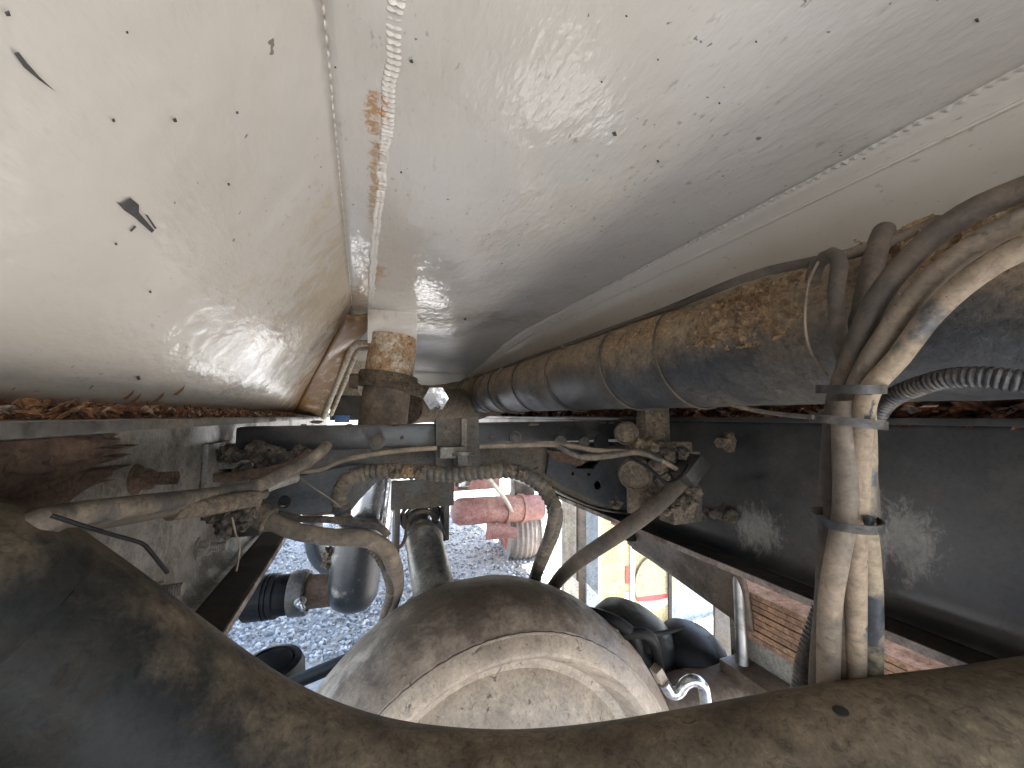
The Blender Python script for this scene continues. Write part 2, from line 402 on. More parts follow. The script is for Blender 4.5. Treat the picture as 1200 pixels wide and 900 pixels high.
M['blue_grey'] = grime('blue_grey_sheet', (0.30, 0.36, 0.45), (0.42, 0.46, 0.52), 0.42, 0.6, 6, (0.4, 0.7), bmp=0.15, spot=(0.22, 0.27, 0.34), spot_rng=(0.6, 0.68), spot_scale=16)
M['beige_post'] = grime('beige_post', (0.47, 0.43, 0.36), (0.38, 0.34, 0.28), 0.45, 0.65, 6, (0.5, 0.7), bmp=0.1)
M['slate'] = grime('slate_blue_post', (0.11, 0.14, 0.17), (0.18, 0.20, 0.22), 0.45, 0.65, 8, (0.4, 0.7), bmp=0.1)
M['blue'] = plain('blue_plastic', (0.10, 0.20, 0.42), 0.4)
M['black_dull'] = plain('black_dirty_steel', (0.022, 0.020, 0.019), 0.6)
M['scuff'] = plain('dark_scuff', (0.07, 0.068, 0.066), 0.7)
M['chalk'] = grime('chalky_scrape', (0.30, 0.28, 0.25), (0.16, 0.14, 0.12), 0.45, 0.6, 60, (0.7, 0.9), bmp=0.3)

M['front_bar'].node_tree.nodes['Principled BSDF'].inputs['Specular IOR Level'].default_value = 0.2
M['rubber'].node_tree.nodes['Principled BSDF'].inputs['Specular IOR Level'].default_value = 0.18
for kk, cc_, rr0 in (('chrome', (0.38, 0.39, 0.41), 0.16), ('steel_bar', (0.33, 0.32, 0.31), 0.38)):
    mm, nt_, b_, v_ = base_mat('plain_' + kk)
    nn = noise_n(nt_, v_, 26, 6, 0.7)
    nt_.links.new(mixc(nt_, rng(nt_, nn, 0.45, 0.7), cc_, tuple(x * .55 for x in cc_)), b_.inputs['Base Color'])
    b_.inputs['Metallic'].default_value = 1.0
    nt_.links.new(rng(nt_, nn, 0.3, 0.7, rr0, rr0 + .2), b_.inputs['Roughness'])
    M[kk] = mm
def gravel_mat(name):
    m, nt, b, v = base_mat(name)
    vo = nd(nt, 'ShaderNodeTexVoronoi'); vo.inputs['Scale'].default_value = 60; nt.links.new(v, vo.inputs['Vector'])
    big = noise_n(nt, v, 1.2, 4, 0.6)
    col = mixc(nt, vo.outputs['Color'], (0.34, 0.34, 0.34), (0.56, 0.55, 0.53))
    col = mixc(nt, rng(nt, big, 0.45, 0.7, 0, 0.8), col, (0.38, 0.31, 0.23))
    nt.links.new(col, b.inputs['Base Color']); b.inputs['Roughness'].default_value = 0.85
    bump(nt, b, vo.outputs['Distance'], 0.8, 0.012)
    return m
M['gravel'] = gravel_mat('gravel_bed')
def stone_mat():
    m, nt, b, v = base_mat('gravel_stone_faces')
    g = nd(nt, 'ShaderNodeNewGeometry')
    cr = nd(nt, 'ShaderNodeValToRGB'); nt.links.new(g.outputs['Random Per Island'], cr.inputs[0])
    e = cr.color_ramp.elements
    e[0].color = (0.13, 0.135, 0.15, 1); e[1].color = (0.85, 0.85, 0.84, 1); e[1].position = 1.0
    x = cr.color_ramp.elements.new(0.5); x.color = (0.46, 0.48, 0.50, 1)
    x = cr.color_ramp.elements.new(0.8); x.color = (0.58, 0.58, 0.57, 1)
    nt.links.new(cr.outputs[0], b.inputs['Base Color']); b.inputs['Roughness'].default_value = 0.75
    return m
M['stone'] = stone_mat()

# ================================================================== SETTING: ground
def ground():
    bm = bmesh.new()
    xs = [-400, -60, -12, -4, -2, 0, 2, 4, 12, 60, 400]
    grid = [[bm.verts.new((x, y, 0)) for x in xs] for y in xs]
    for j in range(len(xs) - 1):
        for i in range(len(xs) - 1):
            bm.faces.new((grid[j][i], grid[j][i + 1], grid[j + 1][i + 1], grid[j + 1][i]))
    o = from_bm('ground', bm, M['gravel'], smooth=False)
    tag(o, 'grey gravel yard under and around the truck', kind='structure')
ground()
def stones():
    verts, faces = [], []
    ico = bmesh.new(); bmesh.ops.create_icosphere(ico, subdivisions=1, radius=1)
    iv = [v.co.copy() for v in ico.verts]; fc = [[v.index for v in f.verts] for f in ico.faces]; ico.free()
    octv = [Vector(p) for p in ((1, 0, 0), (-1, 0, 0), (0, 1, 0), (0, -1, 0), (0, 0, 1), (0, 0, -1))]
    octf = [(0, 2, 4), (2, 1, 4), (1, 3, 4), (3, 0, 4), (2, 0, 5), (1, 2, 5), (3, 1, 5), (0, 3, 5)]
    def put(x, y, s, V, F):
        o = len(verts)
        q = Matrix.Rotation(random.random() * 6.28, 3, 'Z') @ Matrix.Rotation(random.random() * 3, 3, 'X')
        sx, sy, sz = s * random.uniform(.7, 1.3), s * random.uniform(.6, 1.1), s * random.uniform(.45, .8)
        for p in V:
            w = q @ Vector((p.x * sx, p.y * sy, p.z * sz)) * random.uniform(.8, 1.15)
            verts.append((x + w.x, y + w.y, max(-0.004, s * 0.25 + w.z)))
        faces.extend([[a + o for a in f] for f in F])
    for _ in range(17000):
        d = 1.7 + 3.4 * random.random() ** 1.25
        px = random.uniform(230, 760)
        r = ray(px, 600); r.z = 0
        p = r * d
        put(p.x, p.y, random.uniform(.005, .0125) * (0.8 + 0.18 * d), octv if d > 2.6 else iv, octf if d > 2.6 else fc)
    me = bpy.data.meshes.new('gravel_stones'); me.from_pydata(verts, [], faces); me.update()
    o = link('gravel_stones', me, M['stone']); tag(o, 'loose grey crushed stones on the yard seen past the axle', kind='stuff')
stones()

# ================================================================== THE WHITE TANK UNDERSIDE
YE = 1.95
ZL = 0.295
def wavy(p, amp): return amp * (mnoise.noise(p * 4.5) + 0.45 * mnoise.noise(p * 11))
def ruled(name, f, nu, nv, mat, parent, amp=0.0, thick=0.004, inward=None):
    bm = bmesh.new()
    g = [[None] * (nv + 1) for _ in range(nu + 1)]
    for i in range(nu + 1):
        for j in range(nv + 1):
            p = f(i / nu, j / nv)
            if amp and inward is not None:
                e = min(i, nu - i, 3) / 3.0 * min(1, min(j, nv - j) / 3.0)
                p = p + inward * wavy(p, amp) * e
            g[i][j] = bm.verts.new(p)
    for i in range(nu):
        for j in range(nv):
            bm.faces.new((g[i][j], g[i + 1][j], g[i + 1][j + 1], g[i][j + 1]))
    o = from_bm(name, bm, mat, parent)
    if thick:
        md = o.modifiers.new('plate_thickness', 'SOLIDIFY'); md.thickness = thick; md.offset = 0
    return o
tank = thing('tank_body', W(0.23, 0.6, 0.012), 'white painted tank underside of sloping welded panels filling the top of the picture', 'truck body')
def top_z(y):
    if y < 1.12: return ZL
    t = (y - 1.12) / (YE - 1.12)
    return ZL - 0.075 * t * t * (3 - 2 * t)
wall_n = Vector((-0.283, 0, 0.196)).normalized() * -1      # left wall normal, pointing right and down
edge_top = W(-0.046, 1.10, 0.27); edge_bot = W(-0.232, 1.56, 0.010)
stL = [(edge_top + Vector((0, -.2, .01)), edge_bot, 0.42, (0.48, 0.37, 0.22), 0.65), (edge_top + Vector((0, .05, 0)), edge_bot, 0.21, (0.27, 0.155, 0.062), 0.95), (edge_top, edge_bot, 0.05, (0.22, 0.12, 0.05), 0.8),
       (W(-0.23, 0.1, 0.0), W(-0.23, 1.5, 0.0), 0.012, (0.42, 0.25, 0.12), 0.6)]
M['paint_left'] = paint_white('white_paint_left_panel', stL, 0.30, 0.09)
wx = 0.0105
stain_shade_top = [(W(wx - .009, 0.355, ZL), W(wx - .009, .40, ZL), 0.009, (0.42, 0.21, 0.055), 0.85), (W(wx - .006, 0.42, ZL), W(wx - .006, .60, ZL), 0.007, (0.40, 0.22, 0.07), 0.75), (W(0.0, 1.12, 0.29), W(0.2, 1.2, 0.29), 0.05, (0.36, 0.27, 0.18), 0.6),
       (W(0.01, 0.80, ZL), W(-0.03, 1.12, 0.29), 0.035, (0.45, 0.31, 0.16), 0.8),
       (W(0.1, 1.28, 0.29), W(0.34, 1.05, 0.29), 0.06, (0.30, 0.255, 0.20), 0.5), (W(0.30, 1.3, 0.28), W(0.45, 1.0, 0.295), 0.05, (0.32, 0.27, 0.21), 0.4)]  # dirty swooshes that also paint the shading of the soft bulge
M['paint_top'] = paint_white('white_paint_belly_panel', stain_shade_top, 1.0, 0.035)
M['paint_right'] = paint_white('white_paint_right_panel', [(W(0.5, 0.9, 0.26), W(0.5, 1.0, 0.27), 0.006, (0.3, 0.2, 0.1), 0.5)])

# left sloping wall: its far edge leans forward to the bottom
def f_left(u, v):
    top = W(-0.036, -0.8 + (1.10 + 0.8) * v, ZL)
    # slightly rounded shoulder into the belly panel
    bot = W(-0.232, -0.8 + (1.56 + 0.8) * v, 0.010)
    return bot.lerp(top, u)
ruled('left_wall_panel', f_left, 26, 150, M['paint_left'], tank, amp=0.0022, inward=wall_n)
# belly panel
def f_top(u, v):
    y = -0.8 + (YE + 0.8) * v
    x = -0.036 + (0.494 + 0.036) * u
    z = top_z(y)
    sh = max(0, (u - 0.86) / 0.14)
    return W(x, y, z - 0.010 * sh * sh)
ruled('belly_panel', f_top, 60, 170, M['paint_top'], tank, amp=0.0026, inward=Vector((0, 0, -1)))
# right wall: short shoulder strip then the sloping wall down to the rail
def f_right(u, v):
    y = -0.8 + (YE + 0.8) * v
    zt = top_z(y) - 0.010
    a = W(0.494, y, zt); b = W(0.510, y, zt - 0.014); c = W(0.690, y, 0.012)
    return a.lerp(b, u / 0.08) if u < 0.08 else b.lerp(c, (u - 0.08) / 0.92)
ruled('right_wall_panel', f_right, 25, 120, M['paint_right'], tank, amp=0.0012, inward=Vector((-0.8, 0, -0.6)))
# end wall closing the far end of the trough
def f_end(u, v):
    x = -0.036 + 0.53 * u
    z1 = top_z(YE)
    return W(x + 0.19 * (1 - v) * (u - 0.4) * 0.6, YE - 0.02 * v, z1 * v + 0.012 * (1 - v))
ruled('end_wall_panel', f_end, 20, 12, M['paint_right'], tank, amp=0.001, inward=Vector((0, -1, 0)))

# weld beads: rippled strips standing proud of the panels
def weld(name, pts, w, h, n_up, mat, pitch=0.005, rows=7, dbl=False):
    path = catmull(pts, 0.0016)
    bm = bmesh.new(); prev = None; s = 0
    up = Vector(n_up).normalized()
    for i, p in enumerate(path):
        if i: s += (p - path[i - 1]).length
        t = (path[min(i + 1, len(path) - 1)] - path[max(i - 1, 0)]).normalized()
        side = t.cross(up).normalized()
        jit = mnoise.noise(p * 45) * w * 0.22
        row = []
        for k in range(rows):
            a = k / (rows - 1) * 2 - 1
            prof = max(0, 1 - a * a) ** 0.5
            if dbl: prof *= 0.55 + 0.45 * abs(math.sin(a * math.pi * 0.95))
            rip = 0.62 + 0.38 * math.cos(2 * math.pi * (s / pitch + 0.22 * a * a + 0.3 * mnoise.noise(p * 30)))
            row.append(bm.verts.new(p + side * (a * w / 2 + jit) + up * (h * prof * rip * (1 + 0.5 * mnoise.noise(p * 80)) - 0.0004 + (0.001 if 0 < k < rows - 1 else 0))))
        if prev:
            for k in range(rows - 1): bm.faces.new((prev[k], prev[k + 1], row[k + 1], row[k]))
        prev = row
    return from_bm(name, bm, mat, tank)
M['weld'] = paint_white('white_painted_weld', [(W(wx-.004, .355, ZL), W(wx-.004, .385, ZL), 0.010, (0.42, 0.21, 0.055), 0.95), (W(wx-.004, .42, ZL), W(wx-.004, .54, ZL), 0.006, (0.42, 0.25, 0.09), 0.85),
    (W(.5, .56, .29), W(.5, .60, .29), 0.009, (0.36, 0.20, 0.06), 0.9), (W(.5, .32, .29), W(.5, .36, .29), 0.006, (0.25, 0.16, 0.09), 0.8), (W(.5, .68, .29), W(.5, .7, .29), 0.008, (0.36, 0.2, 0.06), 0.9)])
weld('weld_bead', [W(wx + 0.003, -0.6, ZL - .001), W(wx + 0.003, 0.4, ZL - .001), W(wx, 0.7, ZL - .001), W(wx, 1.12, ZL - .001)], 0.0150, 0.0034, (0, 0, -1), M['weld'], 0.0060, 9, True)
weld('weld_bead', [W(-0.0355, -0.6, ZL - .001), W(-0.0355, 0.6, ZL - .001), W(-0.0355, 1.10, ZL - .001)], 0.0035, 0.0016, (0.5, 0, -1), M['weld'], 0.012, 5)
weld('weld_bead', [W(0.495, y, top_z(y) - .012) for y in (-0.6, 0, 0.4, 0.8, 1.1, 1.3, 1.5, 1.7, 1.94)], 0.0085, 0.0020, (-0.35, 0, -1), M['weld'], 0.009, 7)
# pressed fold line a hand's breadth below the right seam
def foldline():
    bm = bmesh.new()
    sweep(bm, catmull([W(0.5125, y, top_z(y) - .030) for y in (-0.6, 0.3, 0.8, 1.1, 1.3, 1.5, 1.7, 1.94)], 0.02), 0.0028, 8)
    from_bm('fold_ridge', bm, M['paint_right'], tank)
foldline()

# outer shell of the tank: floor plates beside the trough, sides and roof of the body (they shade the yard)
shell = bmesh.new()
def quad_prism(bm, pts, y0, y1):
    a = [bm.verts.new(W(x, y0, z)) for x, z in pts]; b = [bm.verts.new(W(x, y1, z)) for x, z in pts]
    n = len(pts)
    bm.faces.new(a[::-1]); bm.faces.new(b)
    for i in range(n): bm.faces.new((a[i], a[(i + 1) % n], b[(i + 1) % n], b[i]))
XR = 1.30
quad_prism(shell, [(-0.25, 0.018), (-0.07, 0.32), (0.53, 0.32), (0.71, 0.018), (XR, 0.018), (XR, 1.1), (-0.98, 1.1), (-0.98, 0.018)], -0.8, YE)
quad_prism(shell, [(-0.30, 0.05), (0.76, 0.05), (XR + .4, 0.05), (XR + .4, 1.1), (-0.98, 1.1), (-0.98, 0.05)], YE + 0.03, 4.3)
from_bm('outer_shell', shell, M['paint_right'], tank, smooth=False)

# --- corner where the left wall ends: turned band, rounded lip, cream jamb behind
def band(u, v):       # v along the leaning edge, u from the rust edge to the lip
    a = edge_top.lerp(edge_bot, v)
    lip = [at_y(436, 365, 1.13), at_y(430, 388, 1.2), at_y(412, 404, 1.32), at_y(396, 446, 1.46), at_y(379, 489, 1.60)]
    k = v * 4; i = min(3, int(k)); b = lip[i].lerp(lip[i + 1], k - i)
    p = a.lerp(b, u)
    return p + Vector((0, 1, 0)) * 0.03 * math.sin(math.pi * u) * (1 - 0.6 * v)
ruled('corner_band', band, 10, 24, M['paint_left'], tank)
M['cream'] = grime('cream_rust_washed_paint', (0.60, 0.53, 0.42), (0.50, 0.38, 0.25), 0.5, 0.66, 16, (0.5, 0.8), bmp=0.3, spot=(0.33, 0.17, 0.08), spot_rng=(0.66, 0.74), spot_scale=24)
plate('jamb_plate', [at_y(372, 470, 1.75), at_y(402, 408, 1.75), at_y(446, 396, 1.75), at_y(446, 470, 1.75)], 0.01, M['cream'], tank)
tube('rounded_lip', [at_y(437, 402, 1.22), at_y(424, 402, 1.26), at_y(413, 407, 1.31), at_y(396, 446, 1.46), at_y(379, 489, 1.60)], 0.010, M['cream'], tank)
tube('rounded_lip', [at_y(437, 408, 1.27), at_y(427, 409, 1.31), at_y(418, 414, 1.36), at_y(404, 448, 1.50), at_y(388, 486, 1.64)], 0.008, M['cream'], tank)
jb = plate('filler_plate', [at_y(431, 362, 1.105), at_y(489, 366, 1.105), at_y(488, 404, 1.105), at_y(431, 402, 1.105)], 0.012, M['paint_top'], tank)

# --- rust along the lower edges of the panels
def flakes(name, line, n, size, mats_even, drop=0.012, seed=3, parent=tank):
    rnd = random.Random(seed)
    bm = bmesh.new()
    for k in range(n):
        t = rnd.random(); p = line(t)
        s = size * rnd.uniform(.3, 1.2)
        c = p + Vector((rnd.uniform(-.006, .006), 0, rnd.uniform(-drop, drop * 0.35)))
        m = rnd.randint(4, 6)
        q = Matrix.Rotation(rnd.uniform(-.9, .9), 3, 'Y') @ Matrix.Rotation(rnd.uniform(-.7, .7), 3, 'X') @ Matrix.Rotation(rnd.uniform(-.4, .4), 3, 'Z')
        top, bot = [], []
        for j in range(m):
            a = 2 * math.pi * j / m + rnd.uniform(-.3, .3)
            v = q @ Vector((rnd.uniform(-.12, .12) * s, math.cos(a) * s * rnd.uniform(.7, 1.7), math.sin(a) * s * .35 * rnd.uniform(.5, 1.2)))
            top.append(bm.verts.new(c + v + Vector((.0007, 0, 0)))); bot.append(bm.verts.new(c + v - Vector((.0007, 0, 0))))
        ct = bm.verts.new(c + Vector((.002, 0, 0)))
        for j in range(m):
            bm.faces.new((top[j], top[(j + 1) % m], ct)); bm.faces.new((top[j], bot[j], bot[(j + 1) % m], top[(j + 1) % m]))
    o = from_bm(name, bm, mats_even, parent, smooth=False); o['kind'] = 'stuff'
    return o
lineL = lambda t: W(-0.226, 0.16 + 1.42 * t ** 1.5, 0.006)
flakes('rust_flakes', lineL, 420, 0.010, M['rust_bright'], 0.006, 3)
flakes('paint_flakes', lineL, 200, 0.010, M['rust_pale'], 0.005, 5)
lineR = lambda t: W(0.676, 0.10 + 1.8 * t, 0.010)
flakes('rust_flakes', lineR, 420, 0.018, M['rust'], 0.016, 9)
flakes('paint_flakes', lineR, 90, 0.016, M['rust_pale'], 0.012, 11)
def rag(name, x0, y0, y1, z, hgt, mat, seed):
    bm = bmesh.new(); prev = None
    n = int((y1 - y0) / 0.004)
    for i in range(n + 1):
        y = y0 + (y1 - y0) * i / n
        p = Vector((seed, y * 38, 0))
        lo = z - hgt * (0.35 + 0.9 * abs(mnoise.fractal(p, 1, 2, 4)))
        row = []
        for k in range(4):
            t = k / 3
            row.append(bm.verts.new(W(x0 + 0.005 * mnoise.noise(Vector((t * 3, y * 60, seed))), y, z * (1 - t) + lo * t)))
        if prev:
            for k in range(3): bm.faces.new((prev[k], prev[k + 1], row[k + 1], row[k]))
        prev = row
    o = from_bm(name, bm, mat, tank, smooth=False)
    md = o.modifiers.new('t', 'SOLIDIFY'); md.thickness = 0.002
    return o
for xx in (-0.262, 0.722):
    add_box('light_gap_strip', W(xx, 1.3, 0.010), (.030, 4.2, .030), M['rust'], tank)  # strips added to block outside light in the gap above the rails
rag('rusty_edge_strip', -0.2285, 0.12, 1.56, 0.014, 0.013, M['rust_bright'], 1.0)
rag('rusty_edge_strip', 0.683, 0.0, 1.9, 0.022, 0.024, M['rust'], 7.0)

# --- scuffs, chips and rust licks on the panels
lw_p = W(-0.232, 0, 0.010)
def on_left(px, py, lift=0.0012):
    p = at_plane(px, py, lw_p + wall_n * (0.003 + lift), wall_n); return p
def on_top(px, py, lift=0.004):
    return at_z(px, py, ZL - lift)
def mark(pxs, fn, mat, name='scuff_mark'):
    pts = [fn(x, y) for x, y in pxs]
    n = (pts[1] - pts[0]).cross(pts[2] - pts[0])
    bm = bmesh.new(); vs = [bm.verts.new(p) for p in pts]
    c = bm.verts.new(sum(pts, Vector()) / len(pts) + (ORG - pts[0]).normalized() * 0.0006)
    for i in range(len(vs)): bm.faces.new((vs[i], vs[(i + 1) % len(vs)], c))
    return from_bm(name, bm, mat, tank, smooth=False)
mark([(136, 236), (142, 239), (153, 232), (163, 240), (163, 249), (181, 270), (178, 273), (158, 255), (145, 246)], on_left, M['scuff'])
mark([(170, 251), (173, 252), (184, 268), (181, 268)], on_left, M['scuff'])
mark([(152, 270), (158, 264), (160, 266), (154, 272)], on_left, M['scuff'])
mark([(16, 62), (22, 61), (32, 74), (48, 92), (66, 108), (46, 94), (28, 79)], on_left, M['scuff'])
for x, y, s in ((136, 286, 2), (205, 141, 3), (278, 132, 2), (268, 216, 2), (9, 16, 4), (133, 141, 2.5), (149, 38, 2), (176, 342, 2), (162, 443, 3), (393, 79, 1.5)):
    mark([(x - s, y - s * .5), (x + s * .4, y - s), (x + s, y + s * .7), (x - s * .3, y + s * .8)], on_left if x < 380 else on_top, M['scuff'], 'paint_chip')
for x, y, s in ((720, 157, 3.2), (482, 72, 2.6), (734, 19, 1.6), (771, 189, 1.8), (843, 121, 1.6), (705, 96, 1.5), (1145, 24, 3), (771, 70, 1.5), (545, 374, 2), (470, 202, 1.6), (886, 49, 1.6)):
    mark([(x - s, y - s * .5), (x + s * .4, y - s), (x + s, y + s * .7), (x - s * .3, y + s * .8)], on_top, M['scuff'], 'paint_chip')
M['lick'] = plain('rust_lick', (0.34, 0.17, 0.08), 0.8)
for x, y in ((152, 463), (160, 467), (187, 466), (211, 458)):
    mark([(x - 9, y + 5), (x - 2, y), (x + 6, y - 7), (x + 4, y - 1), (x - 3, y + 5)], on_left, M['lick'], 'rust_streak')

# ================================================================== CHASSIS RAILS
def rail(name, xw, xl, zt, zb, y0, y1, mat_web, mat_fl, label, side):
    r = thing(name, W(xw, 0.6, zb), label, 'chassis rail')
    s = side                                                   # +1: flanges point to +X (left rail)
    t = 0.008
    rad = 0.030
    # web with a rolled fillet into the lower flange
    def sec(u):                                                # inner face, top to bottom then out along the flange
        L1 = (zt - zb) - rad; L2 = math.pi / 2 * rad; L3 = abs(xl - xw) - rad
        d = u * (L1 + L2)
        if d <= L1: return xw, zt - d
        a = (d - L1) / rad
        return xw + s * rad * (1 - math.cos(a)), zb + rad - rad * math.sin(a)
    def f(u, v):
        x, z = sec(u); return W(x, y0 + (y1 - y0) * v, z)
    ruled('web', f, 24, 110, mat_web, r, amp=0.0009, inward=Vector((s, 0, 0)), thick=t)
    def g(u, v):
        x = xw + s * rad + (xl - xw - s * rad) * u
        return W(x, y0 + (y1 - y0) * v, zb)
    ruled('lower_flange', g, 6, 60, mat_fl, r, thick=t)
    bm = bmesh.new(); box(bm, W(xl, (y0 + y1) / 2, zb + 0.001), (0.003, y1 - y0, t + 0.003), bev=0.001)
    from_bm('flange_lip', bm, M['rail_lip'], r)
    bm = bmesh.new(); box(bm, W((xw + xl) / 2, (y0 + y1) / 2, zt - 0.001), (abs(xl - xw) - 0.002, y1 - y0, t), bev=0.001)
    from_bm('upper_flange', bm, M['cross_grey'] if s > 0 else mat_web, r)
    return r
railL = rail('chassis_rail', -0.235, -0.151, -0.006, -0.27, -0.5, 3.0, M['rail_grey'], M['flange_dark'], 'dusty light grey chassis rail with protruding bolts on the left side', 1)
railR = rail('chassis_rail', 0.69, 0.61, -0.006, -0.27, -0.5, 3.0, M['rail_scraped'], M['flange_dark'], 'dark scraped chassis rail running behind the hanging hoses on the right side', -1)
for k, (rl, lab) in enumerate(((railL, 0), (railR, 0))): rl['group'] = 'chassis rails under the tank'

XL = -0.235 + 0.004
# thick rust delamination on the near part of the left rail
def crust():
    bm = bmesh.new(); g = []
    n, m = 60, 16
    for i in range(n + 1):
        row = []
        y = 0.05 + 0.50 * i / n
        low = -0.115 + 0.03 * mnoise.noise(Vector((y * 9, 2, 0))) + 0.05 * (i / n) ** 3
        for j in range(m + 1):
            z = -0.018 + (low + 0.018) * j / m
            e = min(i, n - i, 4) / 4 * min(1, min(j, m - j) / 2)
            y = 0.05 + (0.46 + 0.09 * mnoise.fractal(Vector((3, j * .45, 0)), 1, 2, 4)) * i / n
            row.append(bm.verts.new(W(XL + 0.002 + e * (0.004 + 0.004 * mnoise.fractal(Vector((0, y * 45, z * 45)), 1, 2, 4)), y, z)))
        g.append(row)
    for i in range(n):
        for j in range(m): bm.faces.new((g[i][j], g[i][j + 1], g[i + 1][j + 1], g[i + 1][j]))
    from_bm('rust_crust', bm, M['rust_crust'], railL)
crust()
def on_webL(px, py): return at_x(px, py, XL)
def on_webR(px, py): return at_x(px, py, 0.686)
# left rail: nuts with threaded ends
for (px, py), r in (((158, 562), .0125), ((232, 643), .013), ((168, 696), .013)):
    bolt(railL, on_webL(px, py), (1, 0, 0), M['rail_grey'] if r > .0126 else M['rust_crust'], r, 0.016, 0.040)
def left_bracket():
    t = thing('hose_bracket', on_webL(240, 560), 'small dirty angle bracket with bolts beside the cross beam on the left rail', 'bracket')
    p = on_webL(236, 552)
    add_box('backing_plate', p + Vector((.005, .05, .004)), (.008, .11, .075), M['rail_grey'], t)
    for (px, py, dx, sz) in ((248, 545, .03, (.05, .028, .014)), (252, 566, .025, (.04, .03, .022)), (272, 560, .02, (.035, .04, .012))):
        q = on_webL(px, py); add_box('angle_plate', q + Vector((dx, 0.01, 0)), sz, M['rail_grey'], t)
    bolt(t, on_webL(262, 552) + Vector((.02, 0, 0)), (1, 0, 0), M['rust_crust'], .011, .012, .035)
    bolt(t, on_webL(286, 540) + Vector((.02, 0, 0)), (1, -.2, 0), M['rust_crust'], .012, .014, .03)
    bolt(t, on_webL(300, 556) + Vector((.03, 0, 0)), (1, -.5, 0), M['mud_dark'], .012, .014, .03)
    for (px, py, s) in ((285, 552, .014), (305, 530, .017), (322, 533, .014), (340, 548, .012), (270, 532, .015), (318, 545, .012), (352, 530, .012)):
        clump('mud_clump', at_d(px, py, .62), s, M['mud_dark'], t, .6)
    # lower clip block; a black box stands in for its dark opening
    q = on_webL(262, 612)
    add_box('clip_block', q + Vector((.03, .01, 0)), (.06, .05, .05), M['mud_dark'], t)
    add_box('clip_block', q + Vector((.065, .035, -.01)), (.04, .03, .04), M['rail_grey'], t)
    add_box('clip_dark_opening', q + Vector((.045, -.018, -.012)), (.032, .008, .024), M['black_dull'], t)
    for (px, py, s) in ((250, 602, .012), (272, 600, .013), (285, 612, .010), (292, 600, .012), (262, 620, .010)):
        clump('mud_clump', at_d(px, py, .50), s, M['mud_dark'], t, .7)
left_bracket()
# right rail bolts
for (px, py, r) in ((855, 518, .016), (848, 600, .014), (733, 508, .022), (765, 512, .013)):
    p = on_webR(px, py)
    b = bolt(railR, p, (-1, -.25, 0), M['mud_grey'], r, .018, .045 if r < .02 else .01)
for (px, py, s) in ((858, 518, .013), (830, 602, .012), (862, 604, .013), (770, 520, .015), (752, 520, .012), (756, 503, .012)):
    clump('mud_clump', on_webR(px, py) + Vector((-.012, 0, 0)), s, M['mud_grey'], railR, .5)
# ================================================================== CROSSMEMBER
YC = 0.86
cross = thing('cross_beam', W(0.2, YC, -0.2), 'dark grey arched cross beam joining both rails beneath the tank', 'beam')
c = lambda px, py, y=YC: at_y(px, py, y)
# upper angle beam
def beam(name, pa, pb, h, d, mat, y=YC):
    a, b = c(*pa, y), c(*pb, y)
    L = (b - a).length; mid = (a + b) / 2; ang = math.atan2((b - a).z, (b - a).x)
    add_box(name, mid - Vector((0, 0, h / 2)), (L, d, h), mat, cross, rot=Matrix.Rotation(-ang, 3, 'Y'), bev=0.006)
beam('top_beam', (282, 500), (760, 492), 0.045, 0.06, M['cross_black'], YC - 0.05)
Zr = lambda p: p.z - H
holes = []
for (px, py, r) in ((671, 555, .0045), (690, 556, .005), (700.5, 568.5, .0115)):
    holes.append(ring_pts(c(px, py), r, (1, 0, 0), (0, 0, 1), 14))
holes.append([c(674, 548), c(684, 540), c(701, 541), c(694, 549)])
holes.append(ring_pts(c(333, 588), .012, (1, 0, 0), (0, 0, 1), 14))
outline = [(262, 520), (742, 518), (800, 520), (800, 600), (764, 602), (740, 598), (712, 596), (688, 590), (662, 578), (640, 566), (618, 557), (590, 551), (540, 549), (470, 552),
           (440, 566), (422, 585), (408, 603), (372, 604), (320, 602), (262, 600)]
plate('web_plate', [c(x, y) for x, y in outline], 0.007, M['cross_grey'], cross, holes=holes)
# rolled lower flange following the arch
fl = bmesh.new(); low = catmull([c(x, y, YC) for x, y in [(792, 600), (764, 603), (740, 600), (712, 597), (688, 591), (662, 579), (640, 567), (618, 558), (590, 552)]], .01)
prev = None
for p in low:
    row = [fl.verts.new(p + Vector((0, dy, dz))) for dy, dz in ((-.012, -.001), (-.012, -.005), (.055, -.005), (.055, -.001))]
    if prev:
        for k in range(4): fl.faces.new((prev[k], prev[(k + 1) % 4], row[(k + 1) % 4], row[k]))
    prev = row
from_bm('lower_flange', fl, M['cross_grey'], cross)
# blue grey gusset panels seen in front of the web
g1 = [(645, 524), (738, 522), (742, 545), (736, 592), (705, 590), (680, 580), (655, 566), (640, 556)]
plate('gusset_plate', [c(x, y, YC - .012) for x, y in g1], 0.004, M['cross_blue'], cross,
      holes=[ring_pts(c(px, py, YC - .012), r, (1, 0, 0), (0, 0, 1), 14) for px, py, r in ((671, 555, .0045), (690, 556, .005), (700.5, 568.5, .0115))] + [[c(674, 549, YC - .012), c(684, 539, YC - .012), c(703, 540, YC - .012), (c(695, 550, YC - .012))]])
g2 = [(310, 566), (362, 556), (412, 545), (440, 545), (404, 572), (398, 598), (372, 601), (330, 600), (312, 590)]
plate('gusset_plate', [c(x, y, YC - .012) for x, y in g2], 0.004, M['cross_blue'], cross, holes=[ring_pts(c(333, 588, YC - .012), .012, (1, 0, 0), (0, 0, 1), 14)])
